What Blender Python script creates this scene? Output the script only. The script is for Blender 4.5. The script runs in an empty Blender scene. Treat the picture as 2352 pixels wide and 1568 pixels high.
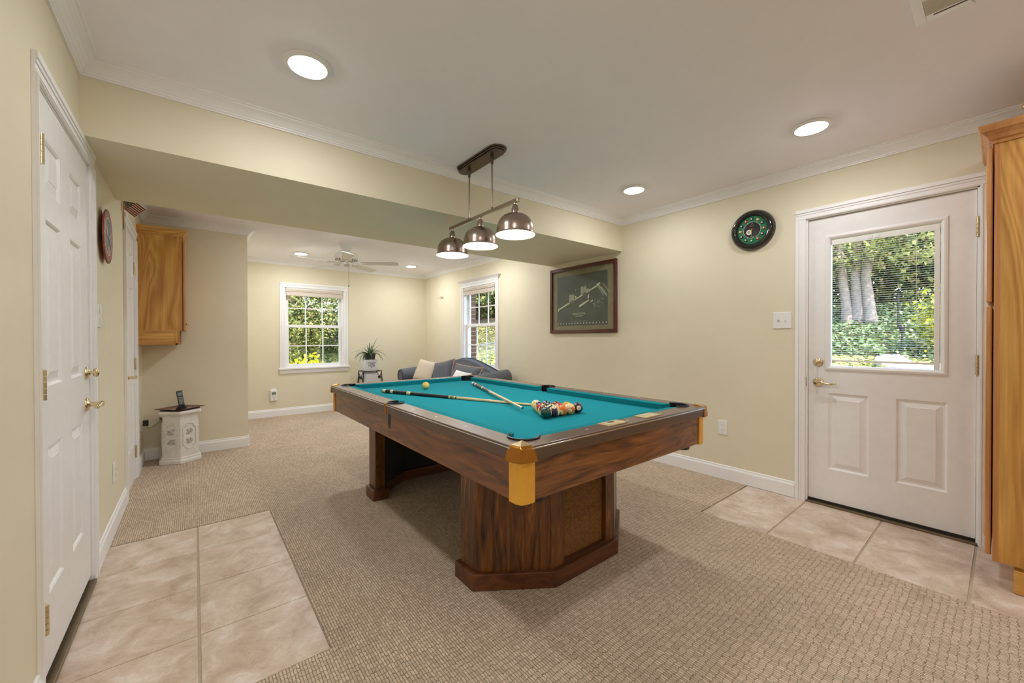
import bpy, bmesh, math, random
from math import sin, cos, pi, radians
from mathutils import Vector, Matrix

SC = bpy.context.scene
COL = SC.collection
rng = random.Random(11)

# ------------------------------------------------------------------ camera
cam_data = bpy.data.cameras.new('camera')
cam_data.sensor_fit = 'HORIZONTAL'
cam_data.sensor_width = 36.0
cam_data.lens = 36.0 * 910.0 / 2352.0
cam_data.clip_start = 0.02
cam_data.clip_end = 400
cam = bpy.data.objects.new('camera', cam_data)
COL.objects.link(cam)
cam.location = (0, 0, 1.193)
cam.rotation_mode = 'XYZ'
_m = Matrix.Rotation(radians(-38.715), 4, 'Z') @ Matrix.Rotation(radians(90 - 0.405), 4, 'X') @ Matrix.Rotation(radians(-0.1256), 4, 'Z')
cam.rotation_euler = _m.to_euler()
SC.camera = cam

# ------------------------------------------------------------------ sky, sun, exposure
world = bpy.data.worlds.new('world')
SC.world = world
world.use_nodes = True
wn = world.node_tree.nodes
wl = world.node_tree.links
wn.clear()
wo = wn.new('ShaderNodeOutputWorld')
wb = wn.new('ShaderNodeBackground')
ws = wn.new('ShaderNodeTexSky')
ws.sky_type = 'NISHITA'
ws.sun_disc = False
ws.sun_elevation = radians(52)
ws.sun_rotation = radians(205)
wb.inputs['Strength'].default_value = 1.1
wl.new(ws.outputs['Color'], wb.inputs['Color'])
wl.new(wb.outputs['Background'], wo.inputs['Surface'])

sun_data = bpy.data.lights.new('sun', 'SUN')
sun_data.energy = 8.0
sun_data.angle = radians(0.6)
sun_data.color = (1.0, 0.94, 0.82)
sun = bpy.data.objects.new('sun', sun_data)
COL.objects.link(sun)
sun.rotation_euler = Vector((0.42, 0.50, -0.95)).to_track_quat('-Z', 'Y').to_euler()
sun.location = (-6, -8, 14)

vs = SC.view_settings
vs.view_transform = 'Standard'
vs.look = 'None'
vs.exposure = 0.06
vs.gamma = 1.0
vs.use_curve_mapping = False
SC.cycles.use_denoising = True
SC.cycles.max_bounces = 9
SC.cycles.diffuse_bounces = 5
SC.cycles.transparent_max_bounces = 16
SC.cycles.sample_clamp_indirect = 6.0
SC.cycles.caustics_reflective = False
SC.cycles.caustics_refractive = False

CAN_POWER = 128.0        # radiance of each recessed lamp lens
BULB_POWER = 130.0       # radiance of the pendant bulbs

# ------------------------------------------------------------------ materials
def srgb(r, g, b):
    def f(c):
        c /= 255.0
        return c / 12.92 if c <= 0.04045 else ((c + 0.055) / 1.055) ** 2.4
    return (f(r), f(g), f(b), 1.0)

MATS = {}

def new_mat(name):
    m = bpy.data.materials.new(name)
    m.use_nodes = True
    nt = m.node_tree
    b = nt.nodes.get('Principled BSDF')
    MATS[name] = m
    return m, nt, b

def sset(b, key, v):
    if key in b.inputs:
        b.inputs[key].default_value = v

def coords(nt, scale=(1, 1, 1), kind='Object', rot=(0, 0, 0)):
    tc = nt.nodes.new('ShaderNodeTexCoord')
    mp = nt.nodes.new('ShaderNodeMapping')
    mp.inputs['Scale'].default_value = scale
    mp.inputs['Rotation'].default_value = rot
    nt.links.new(tc.outputs[kind], mp.inputs['Vector'])
    return mp.outputs['Vector']

def noise(nt, vec, scale, detail=4, rough=.55, dist=0.0):
    n = nt.nodes.new('ShaderNodeTexNoise')
    n.inputs['Scale'].default_value = scale
    n.inputs['Detail'].default_value = detail
    n.inputs['Roughness'].default_value = rough
    n.inputs['Distortion'].default_value = dist
    nt.links.new(vec, n.inputs['Vector'])
    return n.outputs['Fac']

def ramp(nt, fac, stops):
    r = nt.nodes.new('ShaderNodeValToRGB')
    el = r.color_ramp.elements
    while len(el) < len(stops):
        el.new(0.5)
    for e, (p, c) in zip(el, stops):
        e.position = p
        e.color = c
    nt.links.new(fac, r.inputs['Fac'])
    return r.outputs['Color']

def mix(nt, a, b, fac, mode='MIX'):
    m = nt.nodes.new('ShaderNodeMix')
    m.data_type = 'RGBA'
    m.blend_type = mode
    for sock, v in ((m.inputs[0], fac), (m.inputs[6], a), (m.inputs[7], b)):
        if hasattr(v, 'links') or isinstance(v, bpy.types.NodeSocket):
            nt.links.new(v, sock)
        else:
            sock.default_value = v
    return m.outputs[2]

def bump(nt, b, height, strength=.2, dist=.01):
    n = nt.nodes.new('ShaderNodeBump')
    n.inputs['Strength'].default_value = strength
    n.inputs['Distance'].default_value = dist
    nt.links.new(height, n.inputs['Height'])
    nt.links.new(n.outputs['Normal'], b.inputs['Normal'])

def mat(name, col, rough=.5, metal=0.0, var=.06, nscale=30, bmp=0.0, spec=.5, coat=0.0):
    """plain surface: colour with a little procedural variation"""
    m, nt, b = new_mat(name)
    v = coords(nt)
    n = noise(nt, v, nscale, 3)
    lo = tuple(max(0, c * (1 - var)) for c in col[:3]) + (1,)
    hi = tuple(min(1, c * (1 + var)) for c in col[:3]) + (1,)
    nt.links.new(ramp(nt, n, [(.3, lo), (.7, hi)]), b.inputs['Base Color'])
    b.inputs['Roughness'].default_value = rough
    b.inputs['Metallic'].default_value = metal
    sset(b, 'Specular IOR Level', spec)
    sset(b, 'Coat Weight', coat)
    sset(b, 'Coat Roughness', .16 if name.startswith('rail') else .03)
    if bmp:
        bump(nt, b, noise(nt, v, nscale * 6, 3), bmp, .002)
    return m

def wood(name, stops, axis='x', scale=1.0, rough=.35, coat=.25, stretch=12.0, dist=1.2, fine=.35, figure=0.0):
    m, nt, b = new_mat(name)
    s = [stretch * scale] * 3
    s['xyz'.index(axis)] = .9 * scale
    v = coords(nt, tuple(s))
    n1 = noise(nt, v, 1.0, 7, .6, dist)
    if figure:
        # cathedral figure: contour lines of a slow noise stretched along the grain
        sl = [4.6 * scale] * 3
        sl['xyz'.index(axis)] = .75 * scale
        n0 = noise(nt, coords(nt, tuple(sl)), 1.0, 1.5, .45, .6)
        ml = nt.nodes.new('ShaderNodeMath'); ml.operation = 'MULTIPLY'; ml.inputs[1].default_value = 26.0
        nt.links.new(n0, ml.inputs[0])
        fr = nt.nodes.new('ShaderNodeMath'); fr.operation = 'PINGPONG'; fr.inputs[1].default_value = 1.0
        nt.links.new(ml.outputs[0], fr.inputs[0])
        mxn = nt.nodes.new('ShaderNodeMix'); mxn.data_type = 'FLOAT'
        mxn.inputs[0].default_value = figure
        nt.links.new(n1, mxn.inputs[2]); nt.links.new(fr.outputs[0], mxn.inputs[3])
        n1 = mxn.outputs[0]
    c1 = ramp(nt, n1, stops)
    s2 = [90 * scale] * 3
    s2['xyz'.index(axis)] = 2.5 * scale
    v2 = coords(nt, tuple(s2))
    n2 = noise(nt, v2, 1.0, 3, .6)
    g = ramp(nt, n2, [(.25, (1 - fine, 1 - fine, 1 - fine, 1)), (.75, (1 + fine * .3,) * 3 + (1,))])
    c = mix(nt, c1, g, 1.0, 'MULTIPLY')
    nt.links.new(c, b.inputs['Base Color'])
    b.inputs['Roughness'].default_value = rough
    sset(b, 'Coat Weight', coat)
    sset(b, 'Coat Roughness', .15)
    bump(nt, b, n2, .06, .002)
    return m

def emit(name, col, strength):
    m, nt, b = new_mat(name)
    b.inputs['Base Color'].default_value = (.9, .9, .9, 1)
    sset(b, 'Emission Color', col)
    sset(b, 'Emission Strength', strength)
    return m

def glass(name, tint=(.97, .99, .985, 1), refl=.07):
    m = bpy.data.materials.new(name)
    m.use_nodes = True
    nt = m.node_tree
    nt.nodes.clear()
    o = nt.nodes.new('ShaderNodeOutputMaterial')
    t = nt.nodes.new('ShaderNodeBsdfTransparent')
    t.inputs['Color'].default_value = tint
    g = nt.nodes.new('ShaderNodeBsdfGlossy')
    g.inputs['Roughness'].default_value = .02
    x = nt.nodes.new('ShaderNodeMixShader')
    f = nt.nodes.new('ShaderNodeFresnel')
    f.inputs['IOR'].default_value = 1.30
    ge = nt.nodes.new('ShaderNodeNewGeometry')
    mm = nt.nodes.new('ShaderNodeMath')
    mm.operation = 'SUBTRACT'
    mm.use_clamp = True
    nt.links.new(f.outputs[0], mm.inputs[0])
    nt.links.new(ge.outputs['Backfacing'], mm.inputs[1])
    nt.links.new(mm.outputs[0], x.inputs[0])
    nt.links.new(t.outputs[0], x.inputs[1])
    nt.links.new(g.outputs[0], x.inputs[2])
    nt.links.new(x.outputs[0], o.inputs['Surface'])
    MATS[name] = m
    return m

def leafmat(name, stops, trans=.35):
    m, nt, b = new_mat(name)
    v = coords(nt)
    c = ramp(nt, noise(nt, v, 3.0, 4), stops)
    nt.links.new(c, b.inputs['Base Color'])
    b.inputs['Roughness'].default_value = .55
    tr = nt.nodes.new('ShaderNodeBsdfTranslucent')
    nt.links.new(c, tr.inputs['Color'])
    mx = nt.nodes.new('ShaderNodeMixShader')
    mx.inputs[0].default_value = trans
    out = [n for n in nt.nodes if n.type == 'OUTPUT_MATERIAL'][0]
    nt.links.new(b.outputs[0], mx.inputs[1])
    nt.links.new(tr.outputs[0], mx.inputs[2])
    nt.links.new(mx.outputs[0], out.inputs['Surface'])
    return m

M = MATS
# wall paint, ceiling, trim
WALL = (.765, .695, .525, 1)
mat('wall_paint', WALL, .62, var=.015, nscale=6, bmp=.05, spec=.35)
mat('ceiling_paint', (.94, .91, .95, 1), .75, var=.008, nscale=8, bmp=.05, spec=.3)
mat('trim_white', (.89, .875, .87, 1), .38, var=.01, nscale=12)
mat('door_white', (.85, .83, .825, 1), .42, var=.02, nscale=18)
mat('plate_white', (.84, .82, .80, 1), .35, var=.01)
mat('plate_grey', (.35, .34, .33, 1), .4)
mat('brass', (.74, .62, .38, 1), .18, 1.0, var=.05)
mat('brass_dull', (.62, .52, .30, 1), .35, 1.0, var=.08)
mat('bronze_sill', (.20, .145, .085, 1), .38, .7, var=.1)
mat('black_rubber', (.012, .011, .010, 1), .5)
mat('black_plastic', (.018, .018, .020, 1), .32)
mat('nickel_brown', (.42, .33, .28, 1), .26, 1.0, var=.06, nscale=8)
mat('nickel_dark', (.16, .125, .10, 1), .28, 1.0, var=.06)
mat('shade_inner', (.92, .91, .88, 1), .5, var=.01)
mat('fan_white', (.80, .78, .74, 1), .35, var=.01)
mat('fan_blade', (.78, .76, .73, 1), .45, var=.02)
mat('grille_dark', (.10, .095, .09, 1), .7)
mat('register_white', (.95, .96, .98, 1), .4, var=.01)
mat('register_tan', (.66, .62, .54, 1), .5, var=.05)
mat('plaster', (.74, .71, .66, 1), .7, var=.08, nscale=22, bmp=.25)
mat('plaster_relief', (.50, .48, .45, 1), .75, var=.35, nscale=60, bmp=.3)
mat('wicker_blind', (.66, .58, .50, 1), .7, var=.1, nscale=60, bmp=.2)
mat('blind_slat', (.86, .85, .83, 1), .45, var=.01)
mat('iron', (.035, .028, .024, 1), .5, .4)
mat('pot_black', (.02, .02, .022, 1), .5)
mat('crock_white', (.74, .71, .68, 1), .4, var=.03)
mat('ink', (.03, .03, .03, 1), .6)
mat('soil', (.05, .035, .02, 1), .9)
mat('lens_rim', (.86, .80, .66, 1), .4)
emit('lens_glow', (.98, .985, 1.0, 1), CAN_POWER)
emit('lens_glow_rear', (.96, .98, 1.0, 1), CAN_POWER * 1.8)
emit('bulb_glow', (1.0, .985, .95, 1), BULB_POWER)
glass('window_glass')
glass('picture_glass')

wood('oak', [(.25, srgb(178, 118, 48)), (.5, srgb(212, 156, 76)), (.75, srgb(228, 178, 98))], 'z', 1.0, .38, .2, 9, 1.6, .25, .26)
wood('oak_x', [(.25, srgb(178, 118, 48)), (.5, srgb(212, 156, 76)), (.75, srgb(228, 178, 98))], 'x', 1.0, .38, .2, 9, 1.4, .25, .22)
wood('oak_y', [(.25, srgb(178, 118, 48)), (.5, srgb(212, 156, 76)), (.75, srgb(228, 178, 98))], 'y', 1.0, .38, .2, 9, 1.4, .3)
wood('oak_edge', [(.25, srgb(176, 112, 58)), (.6, srgb(206, 146, 88)), (.8, srgb(214, 160, 104))], 'z', 1.0, .42, .1, 9, 1.0, .2)
ROSE = [(.30, srgb(54, 28, 12)), (.44, srgb(114, 68, 32)), (.56, srgb(138, 86, 42)), (.74, srgb(174, 114, 56))]
wood('rosewood_x', ROSE, 'x', 1.5, .34, .3, 9, 2.4, .35, .10)
wood('rosewood_y', ROSE, 'y', 1.5, .34, .3, 9, 2.4, .35, .10)
ROSE2 = [(.32, srgb(26, 12, 4)), (.43, srgb(92, 52, 16)), (.56, srgb(122, 72, 22)), (.72, srgb(168, 106, 40))]
wood('rosewood_z', ROSE2, 'z', 1.7, .36, .25, 11, 1.8, .4, .08)
wood('plinth_wood', [(.25, srgb(64, 30, 12)), (.5, srgb(98, 54, 24)), (.8, srgb(134, 80, 38))], 'x', 1.5, .4, .2, 9, 1.5, .3)
mat('panel_fibre', srgb(114, 76, 28), .7, var=.35, nscale=90, bmp=.3)
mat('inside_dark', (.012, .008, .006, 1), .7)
mat('rail_top', srgb(100, 78, 68), .36, .15, var=.06, nscale=16, coat=.45)
mat('rail_skirt', srgb(96, 76, 62), .36, .25, var=.05, nscale=20, coat=.2)
mat('rail_line', (.62, .58, .54, 1), .22, .9)
mat('casting', srgb(172, 114, 42), .22, .75, var=.06)
mat('casting_top', srgb(176, 152, 112), .25, .6, var=.1)
mat('gold_trim', srgb(244, 186, 78), .38, .5, var=.04)
mat('felt', srgb(24, 134, 146), .95, var=.05, nscale=140, spec=.1)
mat('felt_rail', srgb(18, 124, 134), .95, var=.04, nscale=140, spec=.1)
mat('sight', (.80, .76, .66, 1), .35)
mat('plate_gold', srgb(216, 196, 150), .3, .4, var=.12, nscale=40)
mat('plate_light', srgb(238, 230, 206), .25, .3)
mat('pocket_black', (.012, .010, .011, 1), .33)
mat('cue_wrap', (.018, .017, .017, 1), .5, var=.4, nscale=260)
mat('cue_ivory', srgb(226, 208, 150), .3, var=.05)
mat('cue_green', srgb(110, 116, 70), .35)
mat('cue_maroon', srgb(84, 30, 18), .35)
mat('cue_maple', srgb(232, 200, 150), .28, var=.06, nscale=20, coat=.3)
mat('cue_brown', srgb(92, 74, 62), .35, var=.3, nscale=80)
mat('cue_white', (.86, .84, .80, 1), .3)
mat('cue_tip', srgb(60, 84, 104), .8)
mat('red_lacquer', srgb(96, 34, 18), .16, var=.15, nscale=10, coat=.5)
mat('frame_mahogany', srgb(84, 34, 22), .25, var=.15, nscale=14, coat=.4)
mat('mat_board', srgb(146, 134, 104), .8, var=.12, nscale=40)
mat('poster_dark', srgb(92, 90, 78), .6, var=.15, nscale=5)
mat('poster_light', srgb(226, 214, 176), .6)
mat('poster_dim', srgb(178, 172, 152), .6)
mat('poster_white', srgb(236, 230, 214), .6)
mat('clock_rim', (.012, .010, .009, 1), .12, coat=.6)
mat('clock_green', srgb(14, 112, 72), .5, var=.06, nscale=30)
mat('clock_black', (.02, .018, .02, 1), .25, var=.3, nscale=10)
mat('clock_line', srgb(230, 236, 220), .5)
mat('clock_gold', srgb(206, 164, 92), .3, .5)
mat('rust_rim', srgb(158, 74, 50), .5, var=.3, nscale=46)
mat('rust_dark', srgb(70, 46, 44), .5, var=.1)
mat('dial_dark', srgb(54, 42, 46), .4, var=.2, nscale=30)
mat('dial_line', srgb(214, 196, 176), .5)
mat('flag_red', srgb(120, 30, 36), .8, var=.03)
mat('flag_white', srgb(224, 206, 196), .8, var=.02)
mat('flag_blue', srgb(36, 50, 52), .8, var=.03)
mat('phone_black', (.016, .018, .018, 1), .3)
mat('phone_screen', srgb(110, 132, 128), .25)
mat('phone_key', srgb(150, 152, 148), .4)
mat('screen_grey', srgb(120, 126, 116), .35)
mat('led_red', srgb(190, 70, 60), .4)

def ballmat(name, col, stripe):
    m, nt, b = new_mat(name)
    tc = nt.nodes.new('ShaderNodeTexCoord')
    sp = nt.nodes.new('ShaderNodeSeparateXYZ')
    nt.links.new(tc.outputs['Object'], sp.inputs[0])
    def math_(op, a, bb):
        n = nt.nodes.new('ShaderNodeMath')
        n.operation = op
        for i, v in enumerate((a, bb)):
            if v is None:
                continue
            if isinstance(v, (int, float)):
                n.inputs[i].default_value = v
            else:
                nt.links.new(v, n.inputs[i])
        return n.outputs[0]
    R0 = .0305
    ax = math_('ABSOLUTE', sp.outputs['X'], None)
    spot = math_('GREATER_THAN', ax, R0 * .90)
    ivory = srgb(240, 214, 148)
    if stripe:
        az = math_('ABSOLUTE', sp.outputs['Z'], None)
        band = math_('LESS_THAN', az, R0 * .52)
        c = mix(nt, ivory, col, band)
    else:
        c = mix(nt, col, col, 0.0)
    c = mix(nt, c, srgb(246, 232, 190), spot)
    nt.links.new(c, b.inputs['Base Color'])
    b.inputs['Roughness'].default_value = .07
    sset(b, 'Coat Weight', .5)
    return m

def carpetmat():
    m, nt, b = new_mat('carpet_loop')
    v = coords(nt)
    br = nt.nodes.new('ShaderNodeTexBrick')
    br.offset = 0.0
    br.inputs['Scale'].default_value = 1.0
    br.inputs['Brick Width'].default_value = .0105
    br.inputs['Row Height'].default_value = .024
    br.inputs['Mortar Size'].default_value = .0019
    br.inputs['Mortar Smooth'].default_value = .7
    br.inputs['Bias'].default_value = 0
    br.inputs['Color1'].default_value = (.72, .58, .45, 1)
    br.inputs['Color2'].default_value = (.52, .41, .305, 1)
    br.inputs['Mortar'].default_value = (.27, .205, .145, 1)
    # wobble the weave a little
    nz = nt.nodes.new('ShaderNodeTexNoise')
    nz.inputs['Scale'].default_value = 80
    nt.links.new(v, nz.inputs['Vector'])
    vm = nt.nodes.new('ShaderNodeVectorMath')
    vm.operation = 'MULTIPLY_ADD'
    vm.inputs[1].default_value = (.006, .016, 0)
    nt.links.new(nz.outputs['Color'], vm.inputs[0])
    nt.links.new(v, vm.inputs[2])
    # every column of loops starts at its own phase
    sp = nt.nodes.new('ShaderNodeSeparateXYZ')
    nt.links.new(vm.outputs[0], sp.inputs[0])
    def mth(op, p, q):
        n = nt.nodes.new('ShaderNodeMath'); n.operation = op
        for k, w in enumerate((p, q)):
            if isinstance(w, (int, float)): n.inputs[k].default_value = w
            elif w is not None: nt.links.new(w, n.inputs[k])
        return n.outputs[0]
    colm = mth('FLOOR', mth('DIVIDE', sp.outputs['X'], .0105), None)
    wn_ = nt.nodes.new('ShaderNodeTexWhiteNoise'); wn_.noise_dimensions = '1D'
    nt.links.new(colm, wn_.inputs['W'])
    ysh = mth('ADD', sp.outputs['Y'], mth('MULTIPLY', wn_.outputs['Value'], .0065))
    cb = nt.nodes.new('ShaderNodeCombineXYZ')
    nt.links.new(sp.outputs['X'], cb.inputs[0]); nt.links.new(ysh, cb.inputs[1])
    nt.links.new(cb.outputs[0], br.inputs['Vector'])
    big = ramp(nt, noise(nt, v, 2.2, 4), [(.3, (.90, .90, .90, 1)), (.7, (1.06, 1.05, 1.04, 1))])
    fine = ramp(nt, noise(nt, v, 700, 2), [(.3, (.86, .86, .86, 1)), (.7, (1.1, 1.1, 1.1, 1))])
    c = mix(nt, mix(nt, br.outputs['Color'], big, 1, 'MULTIPLY'), fine, 1, 'MULTIPLY')
    nt.links.new(c, b.inputs['Base Color'])
    b.inputs['Roughness'].default_value = .95
    sset(b, 'Specular IOR Level', .1)
    inv = nt.nodes.new('ShaderNodeMath')
    inv.operation = 'SUBTRACT'
    inv.inputs[0].default_value = 1
    nt.links.new(br.outputs['Fac'], inv.inputs[1])
    bump(nt, b, inv.outputs[0], .35, .003)
carpetmat()

def tilemat(name, tint):
    m, nt, b = new_mat(name)
    v = coords(nt)
    n1 = noise(nt, v, 7.0, 10, .66, .6)
    c1 = ramp(nt, n1, [(.32, srgb(184, 164, 146)), (.46, srgb(208, 190, 172)), (.56, srgb(218, 203, 188)), (.68, srgb(234, 226, 216))])
    v2 = coords(nt, (1.0, 3.4, 1), rot=(0, 0, .5))
    n2 = noise(nt, v2, 55, 8, .75, .3)
    c2 = ramp(nt, n2, [(.36, (.74, .70, .67, 1)), (.47, (.97, .965, .96, 1)), (.62, (1, 1, 1, 1)), (.78, (1.07, 1.07, 1.06, 1))])
    n3 = noise(nt, v, 2.3, 4, .6, .3)
    c3 = ramp(nt, n3, [(.35, (.93, .90, .87, 1)), (.65, (1.04, 1.04, 1.05, 1))])
    c = mix(nt, mix(nt, mix(nt, c1, c2, .85, 'MULTIPLY'), c3, 1.0, 'MULTIPLY'), tint, 1.0, 'MULTIPLY')
    nt.links.new(c, b.inputs['Base Color'])
    b.inputs['Roughness'].default_value = .45
    bump(nt, b, n2, .12, .003)
tilemat('tile_warm', (1.0, .975, .95, 1))
tilemat('tile_cool', (1.0, .985, .985, 1))
mat('grout', srgb(180, 162, 142), .85, var=.08, nscale=60)

def fabricmat(name, base, dot, scale):
    m, nt, b = new_mat(name)
    v = coords(nt)
    vo = nt.nodes.new('ShaderNodeTexVoronoi')
    vo.inputs['Scale'].default_value = scale
    vo.inputs['Randomness'].default_value = .25
    nt.links.new(v, vo.inputs['Vector'])
    c = ramp(nt, vo.outputs['Distance'], [(.16, dot), (.26, base)])
    nt.links.new(c, b.inputs['Base Color'])
    b.inputs['Roughness'].default_value = .9
    bump(nt, b, noise(nt, v, 300, 2), .2, .002)
fabricmat('sofa_fabric', srgb(92, 94, 100), srgb(132, 132, 134), 72)
mat('sofa_piping', srgb(44, 52, 70), .8)
mat('fringe', srgb(158, 130, 112), .9, var=.3, nscale=200, bmp=.4)
fabricmat('pillow_print', srgb(208, 190, 168), srgb(122, 104, 98), 24)
mat('pillow_border', srgb(206, 204, 200), .85)
mat('pillow_blue', srgb(34, 66, 96), .85)
mat('cloth_white', (.78, .77, .74, 1), .8)
# outdoors
leafmat('leaf_light', [(.3, srgb(150, 154, 82)), (.6, srgb(198, 194, 124)), (.8, srgb(228, 222, 164))], .45)
leafmat('leaf_tan', [(.3, srgb(120, 96, 70)), (.6, srgb(164, 138, 106)), (.8, srgb(196, 176, 140))], .4)
leafmat('leaf_mid', [(.3, srgb(90, 104, 54)), (.6, srgb(116, 128, 66)), (.8, srgb(156, 160, 92))], .4)
leafmat('leaf_dark', [(.3, srgb(34, 52, 22)), (.6, srgb(56, 76, 32)), (.8, srgb(84, 100, 48))], .3)
leafmat('leaf_yellow', [(.3, srgb(190, 184, 20)), (.6, srgb(232, 226, 44)), (.8, srgb(244, 240, 90))], .45)
leafmat('leaf_ivy', [(.3, srgb(96, 124, 76)), (.6, srgb(168, 186, 134)), (.8, srgb(226, 230, 202))], .3)
leafmat('leaf_pot', [(.3, srgb(38, 62, 30)), (.6, srgb(74, 102, 50)), (.8, srgb(116, 136, 74))], .2)
mat('bark', srgb(150, 132, 122), .9, var=.3, nscale=12, bmp=.6)
mat('lawn', srgb(166, 164, 96), .95, var=.35, nscale=3)
mat('woodland', srgb(96, 84, 60), .95, var=.4, nscale=4)
mat('rock', srgb(206, 196, 180), .85, var=.25, nscale=9, bmp=.5)
mat('galvanised', srgb(150, 152, 150), .4, .6)
mat('path_light_metal', (.03, .03, .035, 1), .45, .4)
mat('brick_red', srgb(112, 76, 62), .85, var=.2, nscale=30, bmp=.3)
mat('mortar', srgb(170, 160, 146), .9)

# ------------------------------------------------------------------ mesh helpers
class MB:
    def __init__(s):
        s.v = []
        s.f = []
        s.m = []
    def add(s, vs_, fs, mi=0, mx=None):
        o = len(s.v)
        for p in vs_:
            p = Vector(p)
            s.v.append(tuple(mx @ p) if mx is not None else tuple(p))
        for f in fs:
            s.f.append(tuple(i + o for i in f))
            s.m.append(mi)
        return s
    def box(s, x0, x1, y0, y1, z0, z1, mi=0, mx=None):
        if x0 > x1: x0, x1 = x1, x0
        if y0 > y1: y0, y1 = y1, y0
        if z0 > z1: z0, z1 = z1, z0
        vs_ = [(x0, y0, z0), (x1, y0, z0), (x1, y1, z0), (x0, y1, z0), (x0, y0, z1), (x1, y0, z1), (x1, y1, z1), (x0, y1, z1)]
        fs = [(3, 2, 1, 0), (4, 5, 6, 7), (0, 1, 5, 4), (1, 2, 6, 5), (2, 3, 7, 6), (3, 0, 4, 7)]
        return s.add(vs_, fs, mi, mx)
    def prism(s, poly, z0, z1, mi=0, mx=None):
        """poly: CCW xy list, extruded in z"""
        a = sum(poly[i][0] * poly[(i + 1) % len(poly)][1] - poly[(i + 1) % len(poly)][0] * poly[i][1] for i in range(len(poly)))
        if a < 0:
            poly = poly[::-1]
        n = len(poly)
        vs_ = [(x, y, z0) for x, y in poly] + [(x, y, z1) for x, y in poly]
        fs = [tuple(range(n))[::-1], tuple(range(n, 2 * n))] + [(i, (i + 1) % n, n + (i + 1) % n, n + i) for i in range(n)]
        return s.add(vs_, fs, mi, mx)
    def lathe(s, prof, seg=24, mi=0, mx=None):
        """prof: list of (r,z)"""
        vs_, fs = [], []
        idx = []
        for r, z in prof:
            if r < 1e-6:
                idx.append([len(vs_)])
                vs_.append((0, 0, z))
            else:
                idx.append(list(range(len(vs_), len(vs_) + seg)))
                for i in range(seg):
                    a = 2 * pi * i / seg
                    vs_.append((r * cos(a), r * sin(a), z))
        for a, b in zip(idx, idx[1:]):
            if len(a) == 1 and len(b) == 1:
                continue
            for i in range(seg):
                j = (i + 1) % seg
                if len(a) == 1:
                    fs.append((a[0], b[j], b[i]))
                elif len(b) == 1:
                    fs.append((a[i], a[j], b[0]))
                else:
                    fs.append((a[i], a[j], b[j], b[i]))
        return s.add(vs_, fs, mi, mx)
    def tube(s, pts, r, seg=8, mi=0, mx=None, closed=False):
        pts = [Vector(p) for p in pts]
        rs = r if isinstance(r, (list, tuple)) else [r] * len(pts)
        n = len(pts)
        vs_, fs = [], []
        up = None
        for i, p in enumerate(pts):
            if closed:
                t = pts[(i + 1) % n] - pts[i - 1]
            else:
                t = pts[min(i + 1, n - 1)] - pts[max(i - 1, 0)]
            t.normalize()
            if up is None:
                up = Vector((0, 0, 1)) if abs(t.z) < .9 else Vector((1, 0, 0))
            sx = t.cross(up)
            if sx.length < 1e-5:
                sx = t.orthogonal()
            sx.normalize()
            up = sx.cross(t).normalized()
            for k in range(seg):
                a = 2 * pi * k / seg
                vs_.append(p + (sx * cos(a) + up * sin(a)) * rs[i])
        rings = n if closed else n - 1
        for i in range(rings):
            for k in range(seg):
                a, b = i * seg + k, i * seg + (k + 1) % seg
                c, d = ((i + 1) % n) * seg + (k + 1) % seg, ((i + 1) % n) * seg + k
                fs.append((a, b, c, d))
        if not closed:
            fs.append(tuple(range(seg))[::-1])
            fs.append(tuple(range((n - 1) * seg, n * seg)))
        return s.add(vs_, fs, mi, mx)
    def sphere(s, c, r, seg=16, rings=10, mi=0, mx=None):
        rr = r if isinstance(r, (list, tuple)) else (r, r, r)
        vs_, fs = [], []
        vs_.append((c[0], c[1], c[2] + rr[2]))
        for i in range(1, rings):
            t = pi * i / rings
            for k in range(seg):
                a = 2 * pi * k / seg
                vs_.append((c[0] + rr[0] * sin(t) * cos(a), c[1] + rr[1] * sin(t) * sin(a), c[2] + rr[2] * cos(t)))
        vs_.append((c[0], c[1], c[2] - rr[2]))
        for k in range(seg):
            fs.append((0, 1 + k, 1 + (k + 1) % seg))
        for i in range(rings - 2):
            for k in range(seg):
                a = 1 + i * seg + k
                b = 1 + i * seg + (k + 1) % seg
                fs.append((a, a + seg, b + seg, b))
        L = len(vs_) - 1
        o = 1 + (rings - 2) * seg
        for k in range(seg):
            fs.append((L, o + (k + 1) % seg, o + k))
        return s.add(vs_, fs, mi, mx)
    def rings(s, rects, cap=True, mi=0, mx=None):
        """rects: list of (x0,x1,z0,z1,y) nested rectangles joined by strips, facing -y"""
        vs_, fs = [], []
        for x0, x1, z0, z1, y in rects:
            vs_ += [(x0, y, z0), (x1, y, z0), (x1, y, z1), (x0, y, z1)]
        for i in range(len(rects) - 1):
            for k in range(4):
                a, b = i * 4 + k, i * 4 + (k + 1) % 4
                fs.append((a, b, b + 4, a + 4))
        if cap:
            o = 4 * (len(rects) - 1)
            fs.append((o, o + 1, o + 2, o + 3))
        return s.add(vs_, fs, mi, mx)
    def sweep(s, prof, path, mi=0, closed=False):
        """prof: (d,z) pairs, d measured to the right-hand side of the path; path: xy list; mitred"""
        n = len(path)
        P = [Vector((p[0], p[1])) for p in path]
        rows = []
        for i in range(n):
            if closed or 0 < i < n - 1:
                a = (P[i] - P[i - 1]).normalized()
                b = (P[(i + 1) % n] - P[i]).normalized()
            elif i == 0:
                a = b = (P[1] - P[0]).normalized()
            else:
                a = b = (P[-1] - P[-2]).normalized()
            na = Vector((a.y, -a.x))
            nb = Vector((b.y, -b.x))
            mm = na + nb
            mm.normalize()
            k = 1 / max(.25, mm.dot(na))
            rows.append([(P[i].x + mm.x * d * k, P[i].y + mm.y * d * k, z) for d, z in prof])
        vs_ = [p for r in rows for p in r]
        m_ = len(prof)
        fs = []
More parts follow.
